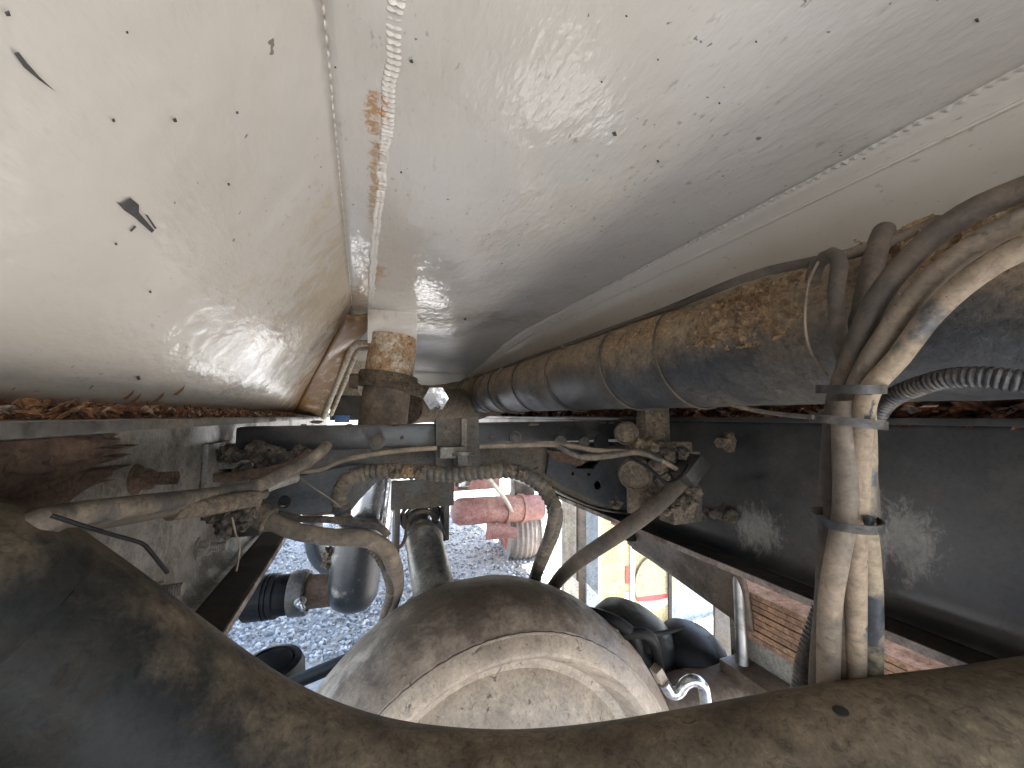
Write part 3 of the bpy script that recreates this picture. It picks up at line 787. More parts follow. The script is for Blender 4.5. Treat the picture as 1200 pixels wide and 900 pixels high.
plate('dark_backing', [c(x, y, YC + .06) for x, y in [(262, 520), (742, 518), (800, 520), (800, 590), (764, 592), (740, 588), (712, 586), (688, 580), (662, 569), (640, 558), (590, 545), (540, 543), (470, 546),
           (440, 556), (422, 575), (408, 593), (372, 594), (320, 592), (262, 590)]], 0.006, M['black_dull'], cross)  # dark backing added so no light shows through the web holes
# brown patch plates and round punched lips
plate('patch_plate', [c(x, y, YC - .02) for x, y in ((640, 527), (682, 532), (692, 538), (680, 546), (654, 541), (646, 536))], 0.004, M['rust_crust'], cross)
for (px, r) in ((657, .016), (685, .014), (705, .02)):
    p = c(px, 519, YC - .083); bm = bmesh.new(); rod(bm, p, p + Vector((0, .004, 0)), r, 24); from_bm('punched_disc', bm, M['black_dull'] if px > 700 else M['cross_grey'], cross)
for (px, py) in ((604, 513), (442, 518)): bolt(cross, c(px, py, YC - .081), (0, -1, 0), M['cross_grey'], .011, .006, .006)
for (px, py) in ((576, 511), (471, 513)): bolt(cross, c(px, py, YC - .081), (0, -1, 0), M['rust_crust'], .004, .003, .003, washer=False)
# central hanging plate
cp = thing('hanger_plate', c(537, 545, YC - .09), 'square grey steel plate bolted over the middle of the cross beam', 'plate')
plate('plate_face', [c(x, y, YC - .095) for x, y in ((511, 491), (561, 489), (562, 545), (511, 547))], 0.010, M['cross_grey'], cp)
plate('plate_edge', [c(x, y, YC - .105) for x, y in ((541, 491), (547, 491), (547, 530), (541, 530))], 0.004, M['rail_grey'], cp)
add_box('clamp_block', c(530, 530, YC - .11), (.05, .02, .022), M['rail_grey'], cp)
bolt(cp, c(542, 533, YC - .115), (0, -.15, -1), M['shaft'], .017, .022, .04, .013)
add_box('clamp_foot', c(535, 555, YC - .085), (.085, .05, .012), M['cross_grey'], cp)
add_box('clamp_foot', c(598, 551, YC - .085), (.03, .04, .014), M['mud'], cp)
bolt(cp, c(542, 563, YC - .07), (0, 0, -1), M['steel'], .015, .012, .02, .011)
# propeller shaft with centre bearing
ps = thing('propeller_shaft', at_y(493, 640, 1.05), 'grey tubular propeller shaft with round bearing joint above the axle', 'shaft')
add_box('bearing_plate', at_y(496, 578, 1.0), (.155, .014, .07), M['cross_grey'], ps)
cb = at_y(493, 606, 1.06)
sh0, sh1 = at_y(494, 618, 1.02), at_y(514, 720, 0.80)
axd = (sh1 - sh0).normalized()
bm = bmesh.new()
ox = at_y(493, 598, 1.03)
for a, b in (((-.062, .03), (-.058, -.10)), ((.058, .03), (.066, -.075))):
    p0, p1 = ox + Vector((a[0], 0, a[1])), ox + Vector((b[0], 0, b[1]))
    box(bm, (p0 + p1) / 2, (.014, .06, (p1 - p0).length), bev=.003)
box(bm, ox + Vector((0, 0, .032)), (.13, .06, .012), bev=.003)
from_bm('bearing_bracket', bm, M['cross_grey'], ps)
for k, (rr, tt) in enumerate(((.050, .008), (.042, .010), (.033, .012))):
    bm = bmesh.new()
    ring = ring_pts(cb + axd * (-.004 + .010 * k), rr, axd.orthogonal().normalized(), axd.cross(axd.orthogonal().normalized()), 28)
    sweep(bm, ring + [ring[0]], tt * .6, 8, caps=False); from_bm('bearing_ring', bm, (M['conduit_dark'], M['shaft'], M['hose_grey'])[k], ps)
add_lathe('joint_yoke', [(0, -.03), (.026, -.03), (.028, -.005), (.022, .005), (.022, .02), (.03, .03), (.034, .045), (.036, .06), (.0, .06)], sh0 - axd * .03, axd, M['shaft'], ps, 32)
bm = bmesh.new(); L = (sh1 - sh0).length
lathe(bm, [(0, .02), (.036, .02), (.044, .04), (.046, .045), (.046, .05), (.044, .055), (.044, L), (0, L)], sh0, axd, 40); from_bm('shaft_tube', bm, M['shaft'], ps)
add_box('balance_lug', at_y(517, 622, 1.0), (.012, .02, .05), M['rail_dark'], ps, rot=Matrix.Rotation(R(-25), 3, 'Y'))

# ================================================================== AXLE HOUSING
ax = thing('rear_axle', W(0.19, 0.62, -0.8), 'big round dusty axle housing with domed cover at the bottom centre', 'axle')
AC = W(0.225, 0.66, -0.675)
tilt = Vector((0, -1, 0.10)).normalized()
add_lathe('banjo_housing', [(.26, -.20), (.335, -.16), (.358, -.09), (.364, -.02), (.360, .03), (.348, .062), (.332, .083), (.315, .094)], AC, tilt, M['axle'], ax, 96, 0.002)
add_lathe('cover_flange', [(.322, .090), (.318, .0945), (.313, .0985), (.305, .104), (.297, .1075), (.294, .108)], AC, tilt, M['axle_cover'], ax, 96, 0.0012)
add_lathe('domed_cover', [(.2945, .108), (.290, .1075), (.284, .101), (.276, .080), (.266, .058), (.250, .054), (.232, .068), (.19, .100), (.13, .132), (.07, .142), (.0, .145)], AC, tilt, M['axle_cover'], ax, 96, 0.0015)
bm = bmesh.new(); u1 = Vector((1, 0, 0)); u2 = tilt.cross(u1)
rp = ring_pts(AC + tilt * .093, .3175, u1, u2, 180); sweep(bm, rp + [rp[0]], (lambda i, s: .0030 + .0010 * math.sin(s * 900)), 8, caps=False)
from_bm('weld_ring', bm, M['axle'], ax)
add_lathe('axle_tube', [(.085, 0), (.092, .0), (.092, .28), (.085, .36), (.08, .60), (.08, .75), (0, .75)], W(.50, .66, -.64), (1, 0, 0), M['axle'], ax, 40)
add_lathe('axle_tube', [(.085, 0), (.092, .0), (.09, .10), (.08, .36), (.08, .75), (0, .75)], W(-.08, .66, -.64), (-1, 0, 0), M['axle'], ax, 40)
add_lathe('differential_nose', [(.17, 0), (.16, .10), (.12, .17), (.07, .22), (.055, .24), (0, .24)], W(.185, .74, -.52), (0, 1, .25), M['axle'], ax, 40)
bm = bmesh.new(); rod(bm, at_d(330, 806, .80), at_d(505, 733, .80), .014, 10)
from_bm('dark_back_edge', bm, M['rubber'], ax)  # black rod stands in for the shadowed back flange of the housing
# shiny bent hook on the right shoulder of the housing
hk = thing('bent_hook', at_d(785, 810, .62), 'shiny bent steel hook bracket standing right of the round axle cover', 'bracket')
tube('hook_rod', [at_d(778, 800, .58), at_d(786, 812, .58), at_d(795, 811, .58), at_d(803, 801, .58), at_d(813, 797, .58), at_d(823, 803, .58), at_d(826, 815, .58), at_d(828, 832, .58)], .0085, M['steel'], hk, .004)
add_box('hook_foot', at_d(773, 792, .585), (.014, .016, .030), M['axle'], hk, rot=Matrix.Rotation(R(-30), 3, 'Y'))

# ================================================================== FOREGROUND BENT BAR
def fore():
    t = thing('bent_cross_tube', W(0.1, .24, -.3), 'thick dark bent steel tube sweeping across the very bottom of the picture', 'tube')
    edge = [(-150, 500, .165), (-60, 545, .17), (0, 566, .185), (60, 604, .20), (130, 655, .215), (200, 709, .23), (270, 762, .245), (320, 796, .255), (380, 826, .26), (450, 848, .262), (530, 859, .262), (610, 861, .255),
            (700, 853, .252), (800, 837, .248), (900, 818, .243), (1000, 800, .24), (1100, 787, .243), (1200, 775, .25), (1330, 756, .27), (1500, 740, .30)]
    pts = []
    r0 = .062
    for i, (x, y, d) in enumerate(edge):
        a, b = edge[max(0, i - 1)], edge[min(len(edge) - 1, i + 1)]
        tx, ty = b[0] - a[0], b[1] - a[1]; L = math.hypot(tx, ty); nx, ny = -ty / L, tx / L      # pointing down in the picture
        k = 1.0
        rpx = r0 * FPX / d * 1.12
        pts.append(at_d(x + nx * rpx, y + ny * rpx, d + 0.035))
    bm = bmesh.new(); sweep(bm, catmull(pts, .012), r0, 40)
    for v in bm.verts: v.co += v.normal * 0
    o = from_bm('tube_body', bm, M['front_bar'], t)
    bpy.context.view_layer.update()
    ok, loc, nor, _ = o.ray_cast(ORG, ray(985, 833).normalized())
    if ok: add_lathe('drain_hole_disc', [(.0050, -.002), (.0048, .0003), (.003, .0005), (0, .0005)], loc, nor, M['black_dull'], t, 20)  # black disc painted for the dark inside of a hole
    ok, loc, nor, _ = o.ray_cast(ORG, ray(806, 842).normalized())
    if ok: add_lathe('plug', [(.0060, -.002), (.0058, .0005), (.0035, .0009), (0, .0009)], loc, nor, M['front_bar'], t, 20)
    return t
fore()

# ================================================================== BIG HORIZONTAL PIPE with hex bolt, clamp and upright
PX, PZ, PR = 0.49, 0.095, 0.082
bp = thing('large_pipe', W(PX, 0.6, PZ - PR), 'large dark mud-caked pipe running lengthwise above the right rail', 'pipe')
path = [W(PX, y, PZ) for y in [-0.5 + .02 * k for k in range(118)]] + [W(PX - .012, 1.88, PZ - .002), W(PX - .035, 1.93, PZ - .004), W(PX - .08, 1.97, PZ - .006), W(PX - .16, 1.985, PZ - .008), W(PX - .26, 1.985, PZ - .008)]
bm = bmesh.new(); sweep(bm, path, PR, 48, wob=.012); from_bm('pipe_body', bm, M['mud_pipe'], bp)
for y, w in ((1.80, .006), (1.72, .004), (1.60, .006), (1.40, .004), (1.22, .004)):
    bm = bmesh.new(); ring = ring_pts(W(PX, y, PZ), PR + .002, (1, 0, 0), (0, 0, 1), 40); sweep(bm, ring + [ring[0]], w, 8, caps=False); from_bm('pipe_band', bm, M['mud_pipe'], bp)
def mud_patch(y0, y1, a0, a1, amp, seed, mat, n_y=170, n_a=60, thr=.0):
    """mud caked on the pipe wall, following its curve; ragged by noise."""
    bm = bmesh.new(); g = []
    for i in range(n_y + 1):
        row = []
        y = y0 + (y1 - y0) * i / n_y
        for j in range(n_a + 1):
            a = R(a0 + (a1 - a0) * j / n_a)
            e = min(1, min(i, n_y - i) / (n_y * .22)) * min(1, min(j, n_a - j) / (n_a * .25))
            q = Vector((math.cos(a) * .7, y * 5, math.sin(a) * .7)) * 12 + Vector((seed, 0, 0))
            h = mnoise.fractal(q, .55, 2.2, 6) * 1.05 + (e - .55) * 1.0 - thr
            r = PR + max(-.004, min(amp, h * amp))
            row.append(bm.verts.new(W(PX - math.cos(a) * r, y, PZ + math.sin(a) * r)))
        g.append(row)
    for i in range(n_y):
        for j in range(n_a): bm.faces.new((g[i][j], g[i][j + 1], g[i + 1][j + 1], g[i + 1][j]))
    from_bm('mud_cake', bm, mat, bp)
mud_patch(.24, .40, -12, 55, .006, 3, M['mud'], thr=.1)
mud_patch(.05, .22, -2, 75, .006, 11, M['mud'], thr=.1)
mud_patch(.38, .62, 5, 60, .004, 23, M['mud'], thr=.35)
# wire ties looped round the pipe
for y in (.455, .60, .83, 1.05, 1.28, 1.48):
    bm = bmesh.new(); pts = [W(PX - math.cos(a) * (PR + .0022), y + .012 * math.sin(a * 1.0), PZ + math.sin(a) * (PR + .0022)) for a in [2 * math.pi * k / 48 for k in range(49)]]
    sweep(bm, pts, .0018, 6, caps=False); from_bm('wire_tie', bm, M['hose_brown'], bp)
# cable lying along the top of the pipe
tube('pipe_cable', [W(PX - .052, 1.7, PZ + .066), W(PX - .05, 1.2, PZ + .068), W(PX - .048, .80, PZ + .070), W(PX - .046, .62, PZ + .072), W(PX - .045, .48, PZ + .073), at_d(870, 327, .42), at_d(925, 312, .38), at_d(985, 300, .345), at_d(1040, 285, .33), at_d(1100, 258, .32)], .0048, M['hose_brown'], None, .02, 10)
tag(bpy.data.objects['pipe_cable'], 'thin brown cable lying along the top of the muddy pipe', 'cable')
for (px, py, d) in ((660, 407, .9), (627, 420, 1.1), (573, 437, 1.6)):
    clump('mud_clump', at_d(px, py, d), .006, M['mud_grey'], bp, .5, sub=2)
# upright pipe with band clamp
up = thing('upright_pipe', W(0.075, 1.12, 0), 'short rust-stained white stub pipe clamped onto a brown pipe at the tank end', 'pipe')
t0, t1, t2 = at_y(462, 395, 1.13), at_y(455, 447, 1.13), at_y(446, 500, 1.13)
M['stub'] = grime('white_stub_rust_spattered', (0.56, 0.48, 0.37), (0.40, 0.25, 0.14), 0.40, 0.56, 26, (0.4, 0.8), bmp=0.4, spot=(0.20, 0.10, 0.05), spot_rng=(0.6, 0.66), spot_scale=60)
bm = bmesh.new(); rod(bm, t0, t1, .064, 40, .066); from_bm('stub_pipe', bm, M['stub'], up)
bm = bmesh.new(); rod(bm, t1, t2 - Vector((0, 0, .05)), .064, 40, .066); from_bm('lower_pipe', bm, M['hose_tan'], up)
dv = (t2 - t1).normalized()
add_lathe('band_clamp', [(.066, -.022), (.078, -.020), (.081, -.012), (.079, -.004), (.079, .006), (.084, .012), (.080, .022), (.066, .024)], t1, dv, M['mud_grey'], up, 40)
bm = bmesh.new(); lugd = at_y(506, 462, 1.10)
rod(bm, at_y(478, 452, 1.08), at_y(500, 462, 1.08), .022, 16, .014)
from_bm('clamp_lug', bm, M['mud_grey'], up)
bm = bmesh.new(); rod(bm, at_y(420, 447, 1.10), at_y(409, 446, 1.10), .022, 16, .018); from_bm('clamp_lug', bm, M['mud_grey'], up)
bh = thing('hex_bolt', at_y(511, 466, 1.03), 'shiny new zinc hexagon bolt head on the pipe clamp', 'bolt')
pb = at_y(511, 467, 1.02); dirb = (ORG - pb).normalized()
bm = bmesh.new(); rod(bm, pb - dirb * .035, pb - dirb * .012, .020, 24); from_bm('bolt_shank', bm, M['mud_grey'], bh)
bm = bmesh.new()
ua = dirb.orthogonal().normalized(); ub = dirb.cross(ua)
hexr = [pb + (ua * math.cos(math.pi / 3 * k + .3) + ub * math.sin(math.pi / 3 * k + .3)) * .033 for k in range(6)]
hv = [bm.verts.new(p) for p in hexr]; hb = [bm.verts.new(p - dirb * .016) for p in hexr]; cc = bm.verts.new(pb + dirb * .004)
for k in range(6):
    bm.faces.new((hv[k], hv[(k + 1) % 6], cc)); bm.faces.new((hv[k], hb[k], hb[(k + 1) % 6], hv[(k + 1) % 6]))
from_bm('bolt_head', bm, M['zinc'], bh, smooth=False)
bm = bmesh.new(); rod(bm, at_y(478, 477, 1.30), at_y(560, 473, 1.78), .055, 32, .075); from_bm('branch_pipe', bm, M['mud_grey'], up)
# dark box added for the darkness beyond the opening, and a blue tag
bx = thing('dark_gap_box', at_y(405, 480, 1.7), 'dark box added for the darkness in the gap below the white lip, with a blue tag', 'box')
add_box('box_body', at_y(408, 478, 1.70), (.13, .05, .10), M['rail_dark'], bx)
add_box('blue_tag', at_y(401, 491, 1.65), (.055, .004, .028), M['blue'], bx)

# ================================================================== HOSE BUNDLE (right)
GH = 'hoses of the bundle hanging before the right rail'
def hose(name, pts, r, mat, label, cat='hose', group=None, step=.008, rib=None, wob=0.006, seg=18):
    if rib: o = ribbed(name, pts, r, mat, None, rib, .16, seg)
    else: o = tube(name, pts, r, mat, None, step, seg, wob)
    return tag(o, label, cat, group)
def D(*t): return [at_d(x, y, d) for x, y, d in t]
hose('hydraulic_hose', D((1330, 178, .20), (1200, 222, .232), (1130, 252, .252), (1075, 294, .272), (1028, 350, .292), (1000, 415, .305), (982, 470, .314), (975, 540, .318), (972, 620, .320), (968, 700, .328), (962, 770, .335), (958, 850, .345)), .0080, M['hose_brown'], 'dark brown hose forming the outermost arch of the hanging hose bundle', group=GH)
hose('hydraulic_hose', D((1330, 212, .20), (1200, 257, .228), (1140, 289, .245), (1085, 333, .265), (1040, 390, .283), (1010, 440, .294), (996, 490, .30), (990, 560, .304), (988, 640, .308), (990, 720, .318), (990, 850, .335)), .0073, M['hose_tan'], 'tan dusty hose, the middle arch of the hanging hose bundle', group=GH)
hose('hydraulic_hose', D((1330, 245, .195), (1200, 290, .222), (1140, 325, .240), (1092, 368, .258), (1052, 420, .274), (1018, 460, .283), (1009, 510, .288), (1006, 580, .292), (1003, 650, .298), (1003, 720, .308), (1003, 850, .328)), .0070, M['hose_mid'], 'dusty hose with blue-black bare patches in the middle of the bundle', group=GH)
hose('hydraulic_hose', D((1012, 460, .31), (1012, 490, .302), (1013, 540, .296), (1012, 600, .298), (1018, 660, .302), (1021, 720, .312), (1021, 850, .332)), .0078, M['hose_worn'], 'half wiped blue-black hose at the right edge of the bundle', group=GH)
hose('hydraulic_hose', D((1024, 640, .322), (1018, 560, .322), (1008, 480, .322), (985, 400, .322), (980, 340, .322), (984, 310, .325), (975, 298, .335), (958, 310, .35), (952, 330, .352)), .0060, M['hose_brown'], 'short brown hose looping over the pipe top beside the bundle', group=GH)
hose('hydraulic_hose', D((1036, 270, .34), (1030, 285, .332), (1020, 320, .326), (1012, 360, .324), (1003, 400, .322), (994, 450, .320)), .0080, M['hose_brown'], 'brown hose with a blunt end poking up behind the bundle', group=GH)
hose('hydraulic_hose', D((988, 470, .296), (990, 530, .294), (990, 600, .292), (980, 660, .296), (972, 720, .308), (970, 850, .33)), .0080, M['hose_tan'], 'front tan hose running straight down the left of the bundle', group=GH)
hose('tie_wire', D((963, 300, .345), (948, 330, .34), (943, 370, .336), (947, 405, .336), (957, 425, .336), (970, 441, .33)), .0012, M['hose_tan'], 'thin pale wire loop hanging against the muddy pipe', 'wire', seg=8)
hose('corrugated_conduit', D((1340, 452, .20), (1240, 449, .225), (1200, 447, .232), (1150, 442, .246), (1110, 444, .262), (1070, 455, .284), (1040, 470, .304), (1022, 494, .318)), .0073, M['conduit_dark'], 'dark corrugated conduit curving off the bundle to the right edge', 'conduit', rib=.0033)
hose('corrugated_conduit', D((962, 715, .36), (950, 750, .36), (942, 780, .36), (936, 815, .36)), .0075, M['conduit_dark'], 'short ribbed conduit peeking out left of the bundle foot', 'conduit', rib=.0042)
def strap(px0, px1, py, d, tail, label, tilt_px=0):
    t = thing('cable_tie', at_d((px0 + px1) / 2, py, d), label, 'cable tie', 'black cable ties round the hose bundle')
    cxp = (px0 + px1) / 2
    w = (px1 - px0) / 2 * d / FPX * .97
    cpt = at_d(cxp, py + tilt_px / 2, d + .006)
    rx = CM @ Vector((1, -tilt_px / (px1 - px0), 0)).normalized(); rz = CM @ Vector((0, 0, 1))
    bm = bmesh.new(); prev = None; n = 40
    upv = CM @ Vector((0, 1, 0)); h = .0032
    for k in range(n + 1):
        a = 2 * math.pi * k / n
        p = cpt + rx * math.cos(a) * w + rz * math.sin(a) * .021
        o_ = (rx * math.cos(a) + rz * math.sin(a)) * .0013
        row = [bm.verts.new(p + upv * h), bm.verts.new(p + upv * h + o_), bm.verts.new(p - upv * h + o_), bm.verts.new(p - upv * h)]
        if prev:
            for j in range(4): bm.faces.new((prev[j], prev[(j + 1) % 4], row[(j + 1) % 4], row[j]))
        prev = row
    from_bm('strap', bm, M['tie_black'], t)
    if tail:
        add_box('tie_head', at_d(px1 - 6, py + 1, d - .006), (.006, .005, .0075), M['tie_black'], t)
    return t
strap(967, 1024, 456, .283, True, 'upper black cable tie round the bundle just below the arch')
strap(957, 1028, 490, .287, False, 'middle black cable tie slanting round the bundle where the conduit leaves', 8)
strap(957, 1024, 609, .290, True, 'lowest black cable tie round the bundle halfway down')
tube('tie_tail', D((953, 489, .29), (920, 486, .31), (880, 480, .34), (845, 471, .37), (830, 468, .40)), .0018, M['hose_grey'], None, .01, 8)
tag(bpy.data.objects['tie_tail'], 'grey strap tail running left from the middle cable tie', 'strap')

# ================================================================== CABLES ACROSS THE CROSSMEMBER
hose('corrugated_conduit', D((404, 610, .66), (398, 590, .66), (400, 574, .66), (410, 561, .66), (428, 554, .67), (455, 552, .67), (490, 553, .67), (530, 556, .67), (565, 553, .67), (600, 552, .67), (622, 560, .67), (640, 576, .67), (650, 598, .67), (648, 622, .71), (637, 650, .78), (628, 674, .88), (622, 702, 1.0), (618, 760, 1.12)), .0140, M['hose_grey'], 'dusty ribbed conduit arching along the underside of the cross beam', 'conduit', rib=.011, seg=18)
for (px, py, s) in ((478, 553, .012), (492, 555, .010), (463, 556, .009), (600, 550, .010), (612, 556, .009), (458, 548, .007)):
    clump('mud_clump', at_d(px, py, .654), s * .85, M['mud'] if px == 478 else M['mud_grey'], cross, .6)
hose('brake_hose', D((815, 552, .70), (795, 568, .69), (765, 596, .66), (730, 622, .67), (700, 642, .71), (672, 662, .77), (652, 683, .85), (640, 707, .96), (634, 760, 1.12)), .0140, M['hose_brown'], 'thick dark hose running down from the right rail to the axle', 'hose')
add_box('hose_fitting', at_d(808, 550, .68), (.05, .04, .03), M['rail_dark'], bpy.data.objects['brake_hose'], rot=Matrix.Rotation(R(-42), 3, 'Y'))
hose('brake_hose', D((292, 598, .56), (315, 609, .56), (345, 622, .56), (385, 629, .56), (425, 631, .56), (448, 640, .565), (460, 658, .57), (465, 687, .68), (458, 715, .84), (444, 760, 1.0)), .0122, M['hose_tan'], 'thick tan hose sweeping from the left rail down beside the axle', 'hose')
tube('hose_sleeve', D((292, 596, .556), (303, 602, .556), (316, 609, .556)), .0175, M['mud_grey'], bpy.data.objects['brake_hose.001'], .004, 16)
hose('corrugated_conduit', D((435, 640, .60), (447, 655, .60), (455, 672, .60), (458, 695, .70), (450, 722, .86), (440, 770, 1.0)), .0092, M['hose_grey'], 'narrow ribbed conduit tucked inside the bend of the tan hose', 'conduit', rib=.006)
hose('thin_cable', D((325, 602, .60), (350, 608, .60), (385, 609, .60), (420, 613, .60), (445, 618, .60), (455, 628, .60)), .0055, M['hose_grey'], 'thin grey cable above the thick tan hose', 'cable')
hose('thin_cable', D((330, 552, .60), (372, 551, .62), (400, 540, .64), (440, 532, .66), (480, 527, .67), (512, 525, .68)), .0042, M['hose_tan'], 'pale thin cable crossing the left half of the cross beam', 'cable')
hose('thin_cable', D((562, 523, .68), (600, 522, .68), (640, 521, .68), (672, 523, .67), (700, 528, .67), (730, 529, .68), (762, 534, .68), (790, 548, .68), (806, 562, .68)), .0042, M['hose_tan'], 'thin cable crossing the right half of the cross beam', 'cable')
hose('thin_cable', D((655, 523, .665), (672, 532, .66), (690, 536, .66), (715, 534, .665), (750, 530, .67), (775, 540, .67)), .0050, M['hose_grey'], 'second cable drooping below the one on the right half of the cross beam', 'cable')
hose('brake_hose', D((652, 590, .62), (643, 625, .70), (634, 655, .80), (628, 700, .97), (626, 760, 1.1)), .0085, M['hose_grey'], 'slim grey hose dropping beside the arched conduit', 'hose')
hose('tie_wire', D((352, 560, .58), (368, 572, .58), (385, 583, .60), (400, 595, .62)), .0010, M['hose_tan'], 'fine wire crossing before the left gusset', 'wire', seg=6)
# left bundle
LB = 'cables bundled along the left rail'
hose('wiring_loom', D((24, 625, .232), (46, 612, .238), (80, 604, .26), (130, 597, .29), (180, 590, .34), (220, 584, .40), (262, 578, .46), (300, 570, .50), (330, 556, .54), (352, 545, .57), (375, 530, .60), (382, 522, .62)), .0088, M['hose_grey'], 'grey loom, the top line of the cable bundle along the left rail', 'cable', LB)
hose('wiring_loom', D((30, 640, .232), (50, 624, .24), (80, 614, .265), (130, 607, .30), (180, 599, .35), (230, 590, .42), (270, 585, .47), (310, 578, .52)), .0075, M['hose_brown'], 'brown loom under the grey one along the left rail', 'cable', LB)
hose('wiring_loom', D((268, 590, .48), (290, 580, .50), (318, 566, .54), (345, 558, .58)), .0105, M['rail_grey'], 'pale split sleeve near the left end of the cross beam', 'cable', LB)
hose('wiring_loom', D((200, 598, .38), (240, 594, .42), (275, 588, .46), (300, 584, .49)), .0100, M['mud_grey'], 'mud-crusted loom end below the sleeve on the left rail', 'cable', LB)
hose('wiring_loom', D((250, 560, .55), (290, 556, .57), (330, 548, .59), (352, 538, .60), (362, 530, .62)), .0065, M['rust_crust'], 'reddish brown loom behind the sleeve by the left bracket', 'cable', LB)
for (px, py, d, s) in ((44, 610, .245, .004), (56, 616, .25, .004), (72, 617, .255, .0035)):
    clump('mud_clump', at_d(px, py, d), s, M['mud_grey'], bpy.data.objects['wiring_loom'], .6)
hose('tie_tail', D((60, 604, .21), (100, 617, .22), (140, 629, .24), (165, 636, .25), (176, 646, .255), (196, 671, .27)), .0013, M['rubber'], 'long bent black tie tail sticking out of the left cable bundle', 'strap', seg=8)
hose('tie_tail', D((272, 606, .44), (276, 625, .44), (281, 642, .44), (277, 669, .45)), .0011, M['hose_tan'], 'thin pale tie tail hanging below the left bracket', 'strap', seg=8)

# right corner mounting (dirty round caps and bracket)
rb = thing('corner_bracket', W(.66, .80, -.2), 'mud-covered corner bracket with round caps where cross beam meets the right rail', 'bracket')
def cap(px, py, d, r, dep=.02):
    p = at_d(px, py, d); a = (CM @ Vector((-.5, 0, 1))).normalized()
    add_lathe('round_cap', [(r, -dep), (r, 0), (r * .86, .006), (r * .80, .002), (r * .2, .004), (0, .004)], p, a, M['mud_grey'], rb, 28, .0015)
cap(733, 508, .70, .021); cap(745, 556, .70, .031)
add_box('bracket_plate', at_d(772, 560, .74), (.012, .12, .14), M['mud_grey'], rb, rot=Matrix.Rotation(R(50), 3, 'Z'))
add_box('bracket_plate', at_d(790, 540, .72), (.10, .03, .035), M['mud_grey'], rb)
add_box('bracket_plate', at_d(797, 590, .74), (.07, .04, .065), M['mud_grey'], rb)
add_box('bracket_plate', at_d(765, 497, .78), (.06, .03, .07), M['mud_grey'], rb)
for (px, py, s) in ((782, 536, .013), (800, 532, .012), (770, 545, .014), (790, 592, .013), (806, 590, .014), (813, 574, .012), (780, 598, .010), (760, 585, .014), (750, 522, .010), (764, 524, .011), (776, 562, .012), (815, 545, .010), (722, 590, .010)):
    clump('mud_clump', at_d(px, py, .69), s, random.choice([M['mud_grey'], M['mud_grey'], M['mud_dark']]), rb, .65)

rnd2 = random.Random(5)
for k in range(34):                                        # dirt lodged along the beam edges
    px = rnd2.uniform(300, 740); row = rnd2.choice((496, 521, 524, 551))
    if 410 < px < 640 and row == 551 or row != 551:
        clump('mud_clump', c(px, row + rnd2.uniform(-2, 2), YC - (.085 if row < 500 else .02)), rnd2.uniform(.003, .007), M['mud_grey'] if k % 3 else M['mud_dark'], cross, .6, sub=2, squash=(1.8, .8, .6))
hose('tie_wire', D((300, 566, .60), (330, 560, .60), (360, 548, .60), (384, 527, .62), (388, 520, .63)), .0030, M['hose_brown'], 'thin dark wire climbing over the pale split sleeve', 'wire', seg=8)
hose('tie_wire', D((738, 536, .66), (760, 548, .655), (782, 566, .655), (800, 556, .66), (806, 545, .67)), .0028, M['rubber'], 'thin black wire curling before the dirty corner bracket', 'wire', seg=8)
hose('tie_wire', D((448, 652, .58), (470, 640, .60), (476, 622, .62), (472, 600, .66)), .0028, M['hose_brown'], 'thin wire between the tan hose bend and the shaft bearing', 'wire', seg=8)
# ================================================================== THINGS BELOW AND BEYOND
# filter canister with rubber coupling
fc = thing('exhaust_canister', at_d(413, 720, 1.1), 'rounded dented black and white canister hanging left of the propeller shaft', 'canister')
cc0, cc1 = at_d(424, 610, 1.15), at_d(411, 716, 1.12)
dd = (cc1 - cc0).normalized(); Lc = (cc1 - cc0).length
add_lathe('canister_body', [(0, 0), (.052, .0), (.062, .01), (.066, .04), (.070, .10), (.071, Lc - .08), (.068, Lc - .045), (.055, Lc - .02), (.030, Lc - .004), (0, Lc)], cc0, dd, M['canister'], fc, 40, .003)
ch = thing('shiny_cylinder', at_d(430, 620, 1.0), 'shiny striped chrome cylinder standing behind the hoses left of the shaft', 'cylinder')
bm = bmesh.new(); rod(bm, at_d(442, 545, 1.25), at_d(428, 640, 1.25), .070, 40); from_bm('cylinder_barrel', bm, M['chrome'], ch)
bm = bmesh.new(); rod(bm, at_d(459, 545, 1.20), at_d(448, 640, 1.20), .008, 16); from_bm('side_rod', bm, M['zinc'], ch)
rc = thing('rubber_coupling', at_d(335, 722, 1.12), 'black rubber pipe coupling with a steel hose clamp lying level on the left', 'coupling')
ca, cb2 = at_d(288, 702, 1.10), at_d(392, 690, 1.15)
cd = (cb2 - ca).normalized(); Lh = (cb2 - ca).length
add_lathe('rubber_sleeve', [(0, 0), (.054, 0), (.060, .006), (.061, .055), (.058, .056), (.058, .060), (.061, .061), (.061, .066), (.058, .067), (.058, .071), (.061, .072), (.061, .082), (.056, .085), (.054, .12), (.050, .125), (0, .125)], ca, cd, M['rubber'], rc, 40)
add_lathe('hose_clamp', [(.050, .118), (.060, .120), (.062, .128), (.062, .160), (.058, .165), (.050, .166)], ca, cd, M['conduit_dark'], rc, 40)
bolt(rc, at_d(352, 705, 1.06), (.3, -.6, -.4), M['steel'], .012, .012, .03)
add_lathe('steel_pipe', [(0, .15), (.046, .15), (.046, Lh + .02), (0, Lh + .02)], ca, cd, M['rust_crust'], rc, 36)
hose('grey_pipe', D((366, 600, 1.5), (368, 630, 1.5), (374, 652, 1.5), (390, 668, 1.5)), .036, M['cross_blue'], 'grey bent pipe behind the tan hose above the coupling', 'pipe')
clump('mud_clump', at_d(385, 648, 1.12), .016, M['mud_grey'], fc, .8); clump('mud_clump', at_d(383, 660, 1.12), .013, M['mud_grey'], fc, .8)
